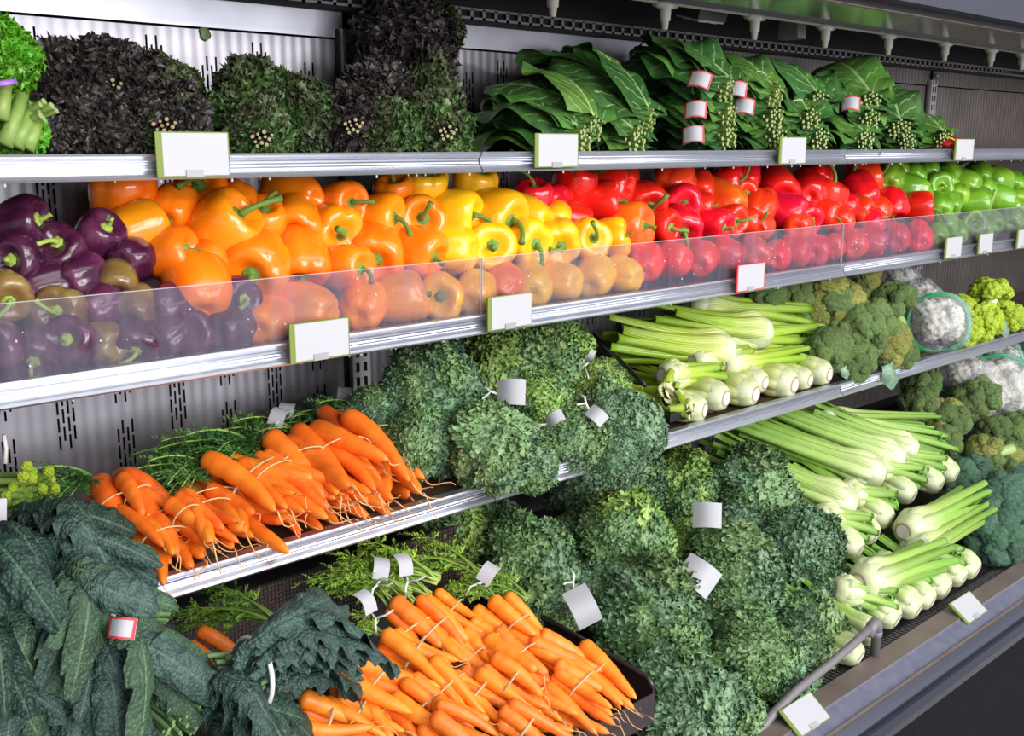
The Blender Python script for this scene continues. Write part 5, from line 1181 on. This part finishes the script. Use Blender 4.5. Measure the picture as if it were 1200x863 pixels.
def wrapped(px, py, dpx, pl, label, seed, lift=0.0, band=True, blue=False):
    P = onP(px, py, pl, lift); R = dpx * depth(P) / FPX / 2; r = np.random.default_rng(seed)
    root = empty('wrapped_cauliflower', T(*P))
    for k in range(7):
        a = 2.4 * k; zz = 1 - 1.5 * (k + .5) / 7; s = math.sqrt(max(0, 1 - zz * zz))
        ob('curd', FLM[(k % 3, 'curd')], root, T(R * .45 * s * math.cos(a), R * .45 * s * math.sin(a), R * .45 * zz) @ Sm(R * 0.45))
    V = IV.copy(); n_ = 60; B = r.normal(size=(n_, 3)); B /= np.linalg.norm(B, axis=1)[:, None]; A = r.uniform(0.0, 0.28, n_)
    h = (V @ B.T - 0.0); fold = np.max(np.where(h > 0.86, A * (h - 0.86) / 0.14, 0), 1); cr = 0.03 * np.sin(14 * V[:, 0] + 9 * V[:, 2]) * np.sin(11 * V[:, 1] + 5)
    me = MB().add(V * (1 + fold + cr)[:, None], IF).mesh('plastic_wrap', M['film'], False)
    ob('plastic_wrap', me, root, Rm(r.uniform(0, 6), 'Z') @ Sm(R * 0.95))
    if band:
        tn = np.linspace(0, 2 * PI, 30); q = R * 1.03
        ob('green_band', MB().tube(np.stack([0.12 * q * np.sin(3 * tn), q * np.cos(tn), q * np.sin(tn)], -1), 0.0075, 6, False, 0.25, (1, 0, 0)).mesh('green_band', M['wrapgreen']), root, Rm(0.75, 'Z'))
    if blue: ob('blue_print', blob_mb(seed, 8, 12, 0.2).mesh('blue_print', M['wrapblue']), root, T(-0.5 * R, -0.75 * R, 0.35 * R) @ Sm(R * 0.3, R * 0.08, R * 0.2))
    ob('twisted_end', MB().tube([(0, 0, R * .8), (0.1 * R, 0.1 * R, R * 1.15), (0.25 * R, 0.1 * R, R * 1.4)], [0.012, 0.006, 0.014], 8).mesh('twisted_end', M['film'], False), root, Rm(-1.2, 'Y'))
    tag(root, label, 'cauliflower', 'film-wrapped cauliflowers'); return root
wrapped(1100,379,68,(0.0,0.95,0.6),'film-wrapped cauliflower with green band at the lower shelf rail',951,0.01)
wrapped(1078,354,50,(0.0,0.95,0.6),'film-wrapped cauliflower behind the banded one',952,0.01,band=False)
wrapped(1054,327,40,(0.0,0.95,0.6),'film-wrapped cauliflower under the pepper rail behind the broccoli',953,0.01,band=False)
# bottom right: broccoli and wrapped cauliflower
BB = (-0.30, 0.48, 0.55); g = 'broccoli heads on the bottom deck'
def bb(px, py, dpx, mat, ax, label, seed, **k): return br(px, py, dpx, mat, ax, label, seed, pl=BB, grp=g, **k)
bb(1076,472,44,('broc',),(-0.9,0.3,0.3),'broccoli head at the back with stalk pointing right, beside the black gap',961,stem='l')
bb(1142,468,52,('broc',),(-0.6,0.7,0.3),'broccoli head with long pale stalks reaching down right',962,stem='l',lift=0.03)
bb(1152,536,46,('brocyel','broc'),(-0.9,-0.1,0.4),'browning yellow broccoli head with stalk to the right edge',963,stem='l',lift=0.02)
bb(1135,560,52,('brocblue',),(-0.4,0.2,0.8),'blue-green broccoli head touching the celery leaves',964)
bb(1182,588,64,('brocblue',),(0,0.3,1),'blue-green broccoli head at the right edge of the bottom pile',965,lift=0.02)
bb(1172,628,74,('brocblue',),(0,0.2,1),'darkest and lowest broccoli head above the front grille',966)
bb(1150,592,46,('brocblue',),(-0.2,0.2,1),'small blue-green broccoli head in the gap by the celery',967)
bb(1110,492,44,('broc','brocyel'),(-0.2,0.5,0.7),'brownish broccoli head behind the celery stalk ends',968)
bb(1190,505,44,('broc',),(-0.5,0.5,0.5),'broccoli head at the right edge below the wrapped cauliflower',969,stem='l')
bb(1196,548,44,('brocblue','broc'),(0.2,0.4,0.8),'broccoli head at the right edge behind the browning one',970)
bb(1165,505,34,('broc',),(-0.5,0.4,0.5),'small broccoli head between the long stalks',971,stem='l')
bb(1105,520,40,('broc',),(-0.4,0.4,0.7),'small green broccoli head behind the upper celery ends',976)
bb(1180,540,40,('broc','brocyel'),(-0.6,0.3,0.5),'broccoli head with pale stalk right of the browning one',977,stem='l')
bb(1125,585,36,('brocblue',),(-0.3,0.3,0.8),'small blue-green broccoli head beside the crosswise celery tips',978)
bb(1080,450,40,('broc',),(-0.3,0.5,0.6),'shaded broccoli head farthest back below the lower shelf',979)
wrapped(1168,458,84,BB,'large film-wrapped cauliflower on the bottom deck at the right',972,0.04)
wrapped(1128,438,56,BB,'film-wrapped cauliflower in the shade below the lower shelf',973,0.05)
wrapped(1196,455,56,BB,'film-wrapped cauliflower cut by the right edge of the picture',974,0.03)
wrapped(1172,424,50,BB,'film-wrapped cauliflower with blue print at the back below the lower shelf',975,0.06,blue=True)
# loose blue-green leaves hanging over the lower shelf rail
for (px, py, sc, rz, lab) in ((1040, 440, 0.30, 0.3, 'blue-green leaf hanging over the lower shelf rail below the broccoli'), (1176, 388, 0.22, -0.2, 'small grey-green leaf hanging over the rail below the lime cauliflower'), (988, 444, 0.14, 0.9, 'tiny pale leaf scrap at the rail joint')):
    p = atY(px, py, YS3 - 0.012)
    tag(ob('loose_leaf', remat(BLM[(1, 'collard')], M['bluleaf'], 'loose_leaf'), None, frame(p + np.array([0, 0.0, 0.03]), (0.1 + rz * .3, -0.22, -1), (-0.3, -1, 0.0)) @ Sm(sc, sc * 1.3, sc)), lab, 'leaf')

# ---------------------------------------------------------------- lacinato (dinosaur) kale
def dino_leaf(seed, L=0.27, Wd=0.034, curl=0.9, bend=0.05):
    r = np.random.default_rng(seed); nu, nv = 54, 19; P = np.zeros((nu, nv, 3)); UV = np.zeros((nu, nv, 2)); nb = 420
    B = np.stack([r.uniform(0, L, nb), r.uniform(-Wd, Wd, nb)], -1); p = r.uniform(0, 6, 3)
    for i in range(nu):
        t = i / (nu - 1); w = Wd * min(1, 0.28 + 1.7 * t) * math.sqrt(max(0.02, 1 - max(0, (t - 0.72) / 0.28) ** 2))
        for j in range(nv):
            s = -1 + 2 * j / (nv - 1); x, y = L * t, w * s
            d2 = ((B - (x, y)) ** 2).sum(1); k = np.argmin(d2); bl = 0.0034 * math.exp(-d2[k] / (2 * 0.0032 ** 2)) * (1 - 0.7 * (abs(s) < .1))
            a = s * curl; yy = w * math.sin(a) / curl; zz = -w * (1 - math.cos(a)) / curl
            zz += bend * math.sin(t * PI * 0.85) - 1.1 * bend * t * t + bl - (0.0025 if abs(s) < 0.09 else 0) + 0.008 * s * s * math.sin(t * 34 + p[0] + 2 * (s > 0)) + 0.004 * s * s * math.sin(t * 71 + p[1])
            P[i, j] = (x, yy, zz); UV[i, j] = (t, .5 + s / 2)
    return MB().grid(P, False, UV)
DLB = [dino_leaf(1000 + k, L, w, c, b) for k, (L, w, c, b) in enumerate(((0.27, .031, 1.3, .05), (0.24, .029, 1.8, .05), (0.29, .031, 1.0, .09), (0.25, .029, 1.5, .03), (0.22, .032, 1.1, .06)))]
DLM = {(k, m): DLB[k].mesh('lacinato_leaf', M[m]) for k in range(5) for m in ('dino', 'dinodark', 'dinogreen')}
def dino_bunch(P0, P1, Wd, label, seed, mats=('dino', 'dino', 'dinogreen'), n=16, up=(0, -0.55, 1), stems=True, H=0.05, tie=True, fan=0.25, tagged=None):
    """tied at P0, leaves running to P1"""
    n = int(n * 1.3); r = random.Random(seed); P0 = np.array(P0); P1 = np.array(P1); L = np.linalg.norm(P1 - P0); s = L / 0.26
    root = empty('lacinato_bunch', frame(P0, P1 - P0, up))
    for k in range(n):
        f = (k + .5) / n; side = r.uniform(-1, 1); z = H * (-0.9 + 1.8 * f)
        yy = Wd * side * math.sqrt(max(0.1, 1 - (1.6 * f - .8) ** 2)) * 0.75
        m = T(r.uniform(-0.01, 0.03), yy * 0.55, z) @ Rm(side * fan, 'Z') @ Rm(-0.12 * (f - .5) + r.uniform(-.05, .05), 'Y') @ Rm(side * 0.7 + r.uniform(-.25, .25), 'X') @ Sm(s * r.uniform(0.85, 1.05), r.uniform(0.8, 1.05), 1.0)
        ob('leaf', DLM[(r.randrange(5), r.choice(mats))], root, m)
    if stems: ob('stem_bundle', SB['dino'], root, T(0.02, 0, 0) @ Sm(0.8, Wd / 0.06, H / 0.045))
    if tie: tie_loop(root, 0.03, Wd * 0.66, H * 1.0, 0.0, 'tie', 0.0036)
    if tagged: put_tag(root, *tagged)
    tag(root, label, 'kale', 'lacinato kale bunches'); return root
LB = (-0.30, 0.66, 0.6)
def q(px, py, lift=0.0, pl=LB): return onP(px, py, pl, lift)
# big tied bunch in front of the carrots
d1 = dino_bunch(q(272,800,0.06), q(418,742,0.06), 0.075, 'large tied lacinato kale bunch lying on the carrots with a white tie', 1101, ('dino',), 20, H=0.055)
tie_tag(d1, T(0.0, -0.06, -0.03) @ Rm(-0.6, 'Z'), size=(0.02, 0.012), curl=0.003)
# bunch with cut stems and red-edged tag
d2 = dino_bunch(q(172,745,0.12), q(45,720,0.10), 0.06, 'lacinato kale bunch with green cut stems toward the carrots and a red-edged tag', 1102, ('dinogreen', 'dino'), 16, H=0.05)
P = q(128, 735, 0.20); tie_tag(d2, d2.matrix_world.inverted() @ frame(P, nrm(HR + np.array([0, 0, -.1])), nrm(HT + np.array([0, 0, .5]))), red=True, size=(0.034, 0.026), tails=False)
ob('twist_tie', MB().tube([tuple(d2.matrix_world.inverted() @ Vector(q(a, b, 0.205))) for a, b in ((132, 722), (138, 712), (150, 707), (166, 708))], 0.0035, 6, True, 0.4).mesh('twist_tie', M['tie']), d2, Matrix())
dino_bunch(q(70,735,0.09), q(205,828,0.09), 0.06, 'lacinato kale bunch with long flat leaves slanting to the lower right', 1103, ('dino', 'dinogreen'), 12, stems=False, tie=False, H=0.03)
dino_bunch(q(20,700,0.08), q(60,850,0.08), 0.07, 'lacinato kale bunch hanging down at the lower left corner', 1104, ('dinogreen', 'dino'), 14, stems=False, tie=False)
dino_bunch(q(100,760,0.05), q(120,880,0.06), 0.08, 'lacinato kale bunch with crinkled tips at the bottom edge', 1105, ('dino',), 14, stems=False, tie=False)
dino_bunch(q(-30,780,0.07), q(30,870,0.08), 0.07, 'lacinato kale bunch in the very bottom left corner', 1106, ('dino', 'dinogreen'), 12, stems=False, tie=False)
dino_bunch(q(215,815,0.02), q(340,868,0.03), 0.07, 'lacinato kale bunch at the bottom edge under the tied one', 1107, ('dino', 'dinodark'), 14, stems=False, tie=False)
dino_bunch(q(210,840,0.03), q(150,800,0.0), 0.06, 'lacinato kale bunch with small green stem ends at the bottom edge', 1108, ('dinogreen',), 10)
# lacinato bunches lying on the lower shelf at the left
LS = (-0.02, 0.95, 0.5)
dino_bunch(q(10,622,0.0,LS), q(138,655,0.0,LS), 0.045, 'dark glossy lacinato kale bunch pointing at the first carrots', 1111, ('dinodark',), 14, stems=False, tie=False, H=0.04)
dino_bunch(q(40,660,0.0,LS), q(165,702,0.05,LS), 0.05, 'lacinato kale bunch drooping over the left end of the lower shelf', 1112, ('dinogreen', 'dino'), 16, stems=False, tie=False, H=0.045)
dino_bunch(q(-15,640,0.0,LS), q(70,715,0.03,LS), 0.06, 'dark lacinato kale bunch at the left edge hanging off the shelf', 1113, ('dinodark', 'dino'), 16, stems=False, tie=False)
dino_bunch(q(-40,660,0.04,LS), q(10,780,0.1,LS), 0.07, 'dark lacinato kale bunch at the left edge below the shelf', 1114, ('dinodark',), 12, stems=False, tie=False)
dino_bunch(q(60,690,0.03,LS), q(120,735,0.06,LS), 0.05, 'broad crinkled lacinato leaves above the red-edged tag', 1115, ('dinogreen', 'dino'), 10, stems=False, tie=False, H=0.03)
rb = empty('broccoli_raab_bunch', frame(q(40,575,0.05,LS), vx(0.9,0.2,0.5), (0,0,1)))
for k in range(22):
    a = 2.4 * k; rr = 0.036 * math.sqrt((k + .5) / 22)
    ob('bud', FLM[(k % 3, 'lime')], rb, T(RNG.uniform(-.02, .012), rr * math.cos(a), rr * math.sin(a)) @ Sm(0.0075))
ob('stem_bundle', stem_bundle(77, 18, 0.036, 0.11, 0.005, M['cstem']), rb, T(-0.01, 0, 0))
ob('white_tie', MB().tube([(-0.05, 0.0, 0.04), (-0.05, 0.006, 0.06), (-0.045, 0.004, 0.08)], 0.003, 6).mesh('white_tie', M['tie']), rb, Matrix())
tag(rb, 'tied bunch with pale green buds at the left edge on the lower shelf', 'greens')
p = q(8, 600, 0.06, LS)
tie_tag(rb, rb.matrix_world.inverted() @ frame(p, vx(-1, 0.0, 0.1), nrm(HT + np.array([0, 0, .3]))), size=(0.05, 0.035), tails=False)

# ---------------------------------------------------------------- small fittings
hs = [onP(a, b, (0.05, 0.96, 0.3)) for a, b in ((684, 392), (697, 394), (712, 408), (728, 424), (742, 438), (756, 452))]
tag(ob('black_hose', MB().tube(hs, 0.0055, 8).mesh('black_hose', M['blackplastic'])), 'black hose curving between the curly kale and the celery', 'hose')
tr = empty('black_tray', T(*onP(800, 490, (0.0, 0.90, 0.1))))
ob('tray_floor', bmesh_box('tray_floor', (-0.05, 0.0, -0.002), (0.06, 0.2, 0.002), M['blackplastic']), tr, Matrix())
ob('tray_lip', bmesh_box('tray_lip', (-0.05, -0.004, -0.002), (0.06, 0.0, 0.018), M['blackplastic']), tr, Matrix())
tag(tr, 'black plastic tray lip under the first celery bases', 'tray')
pp = [atY(a, b, -0.392) for a, b in ((872, 880), (905, 838), (935, 808), (968, 782), (1000, 755), (1022, 734))]
dv = empty('divider_pipe', T(*pp[-1])); iv = np.array(pp[-1])
ob('rod', MB().tube([x - iv for x in pp], 0.009, 10).mesh('divider_rod', M['greyplastic']), dv, Matrix())
ob('elbow', MB().tube([(-0.016, 0, -0.016), (0, 0, 0), (0.012, 0, 0.004), (0.020, 0, -0.004), (0.022, 0, -0.02)], 0.0125, 12).mesh('pipe_elbow', M['greyplastic']), dv, Matrix())
ob('post', MB().tube([(0.022, 0, -0.018), (0.022, 0, -0.03), (0.022, 0, -0.031), (0.022, 0, -0.075)], [0.013, 0.013, 0.0105, 0.0105], 12).mesh('pipe_post', M['greyplastic']), dv, Matrix())
tag(dv, 'grey pipe rail with elbow between the bottom kale and celery', 'pipe')
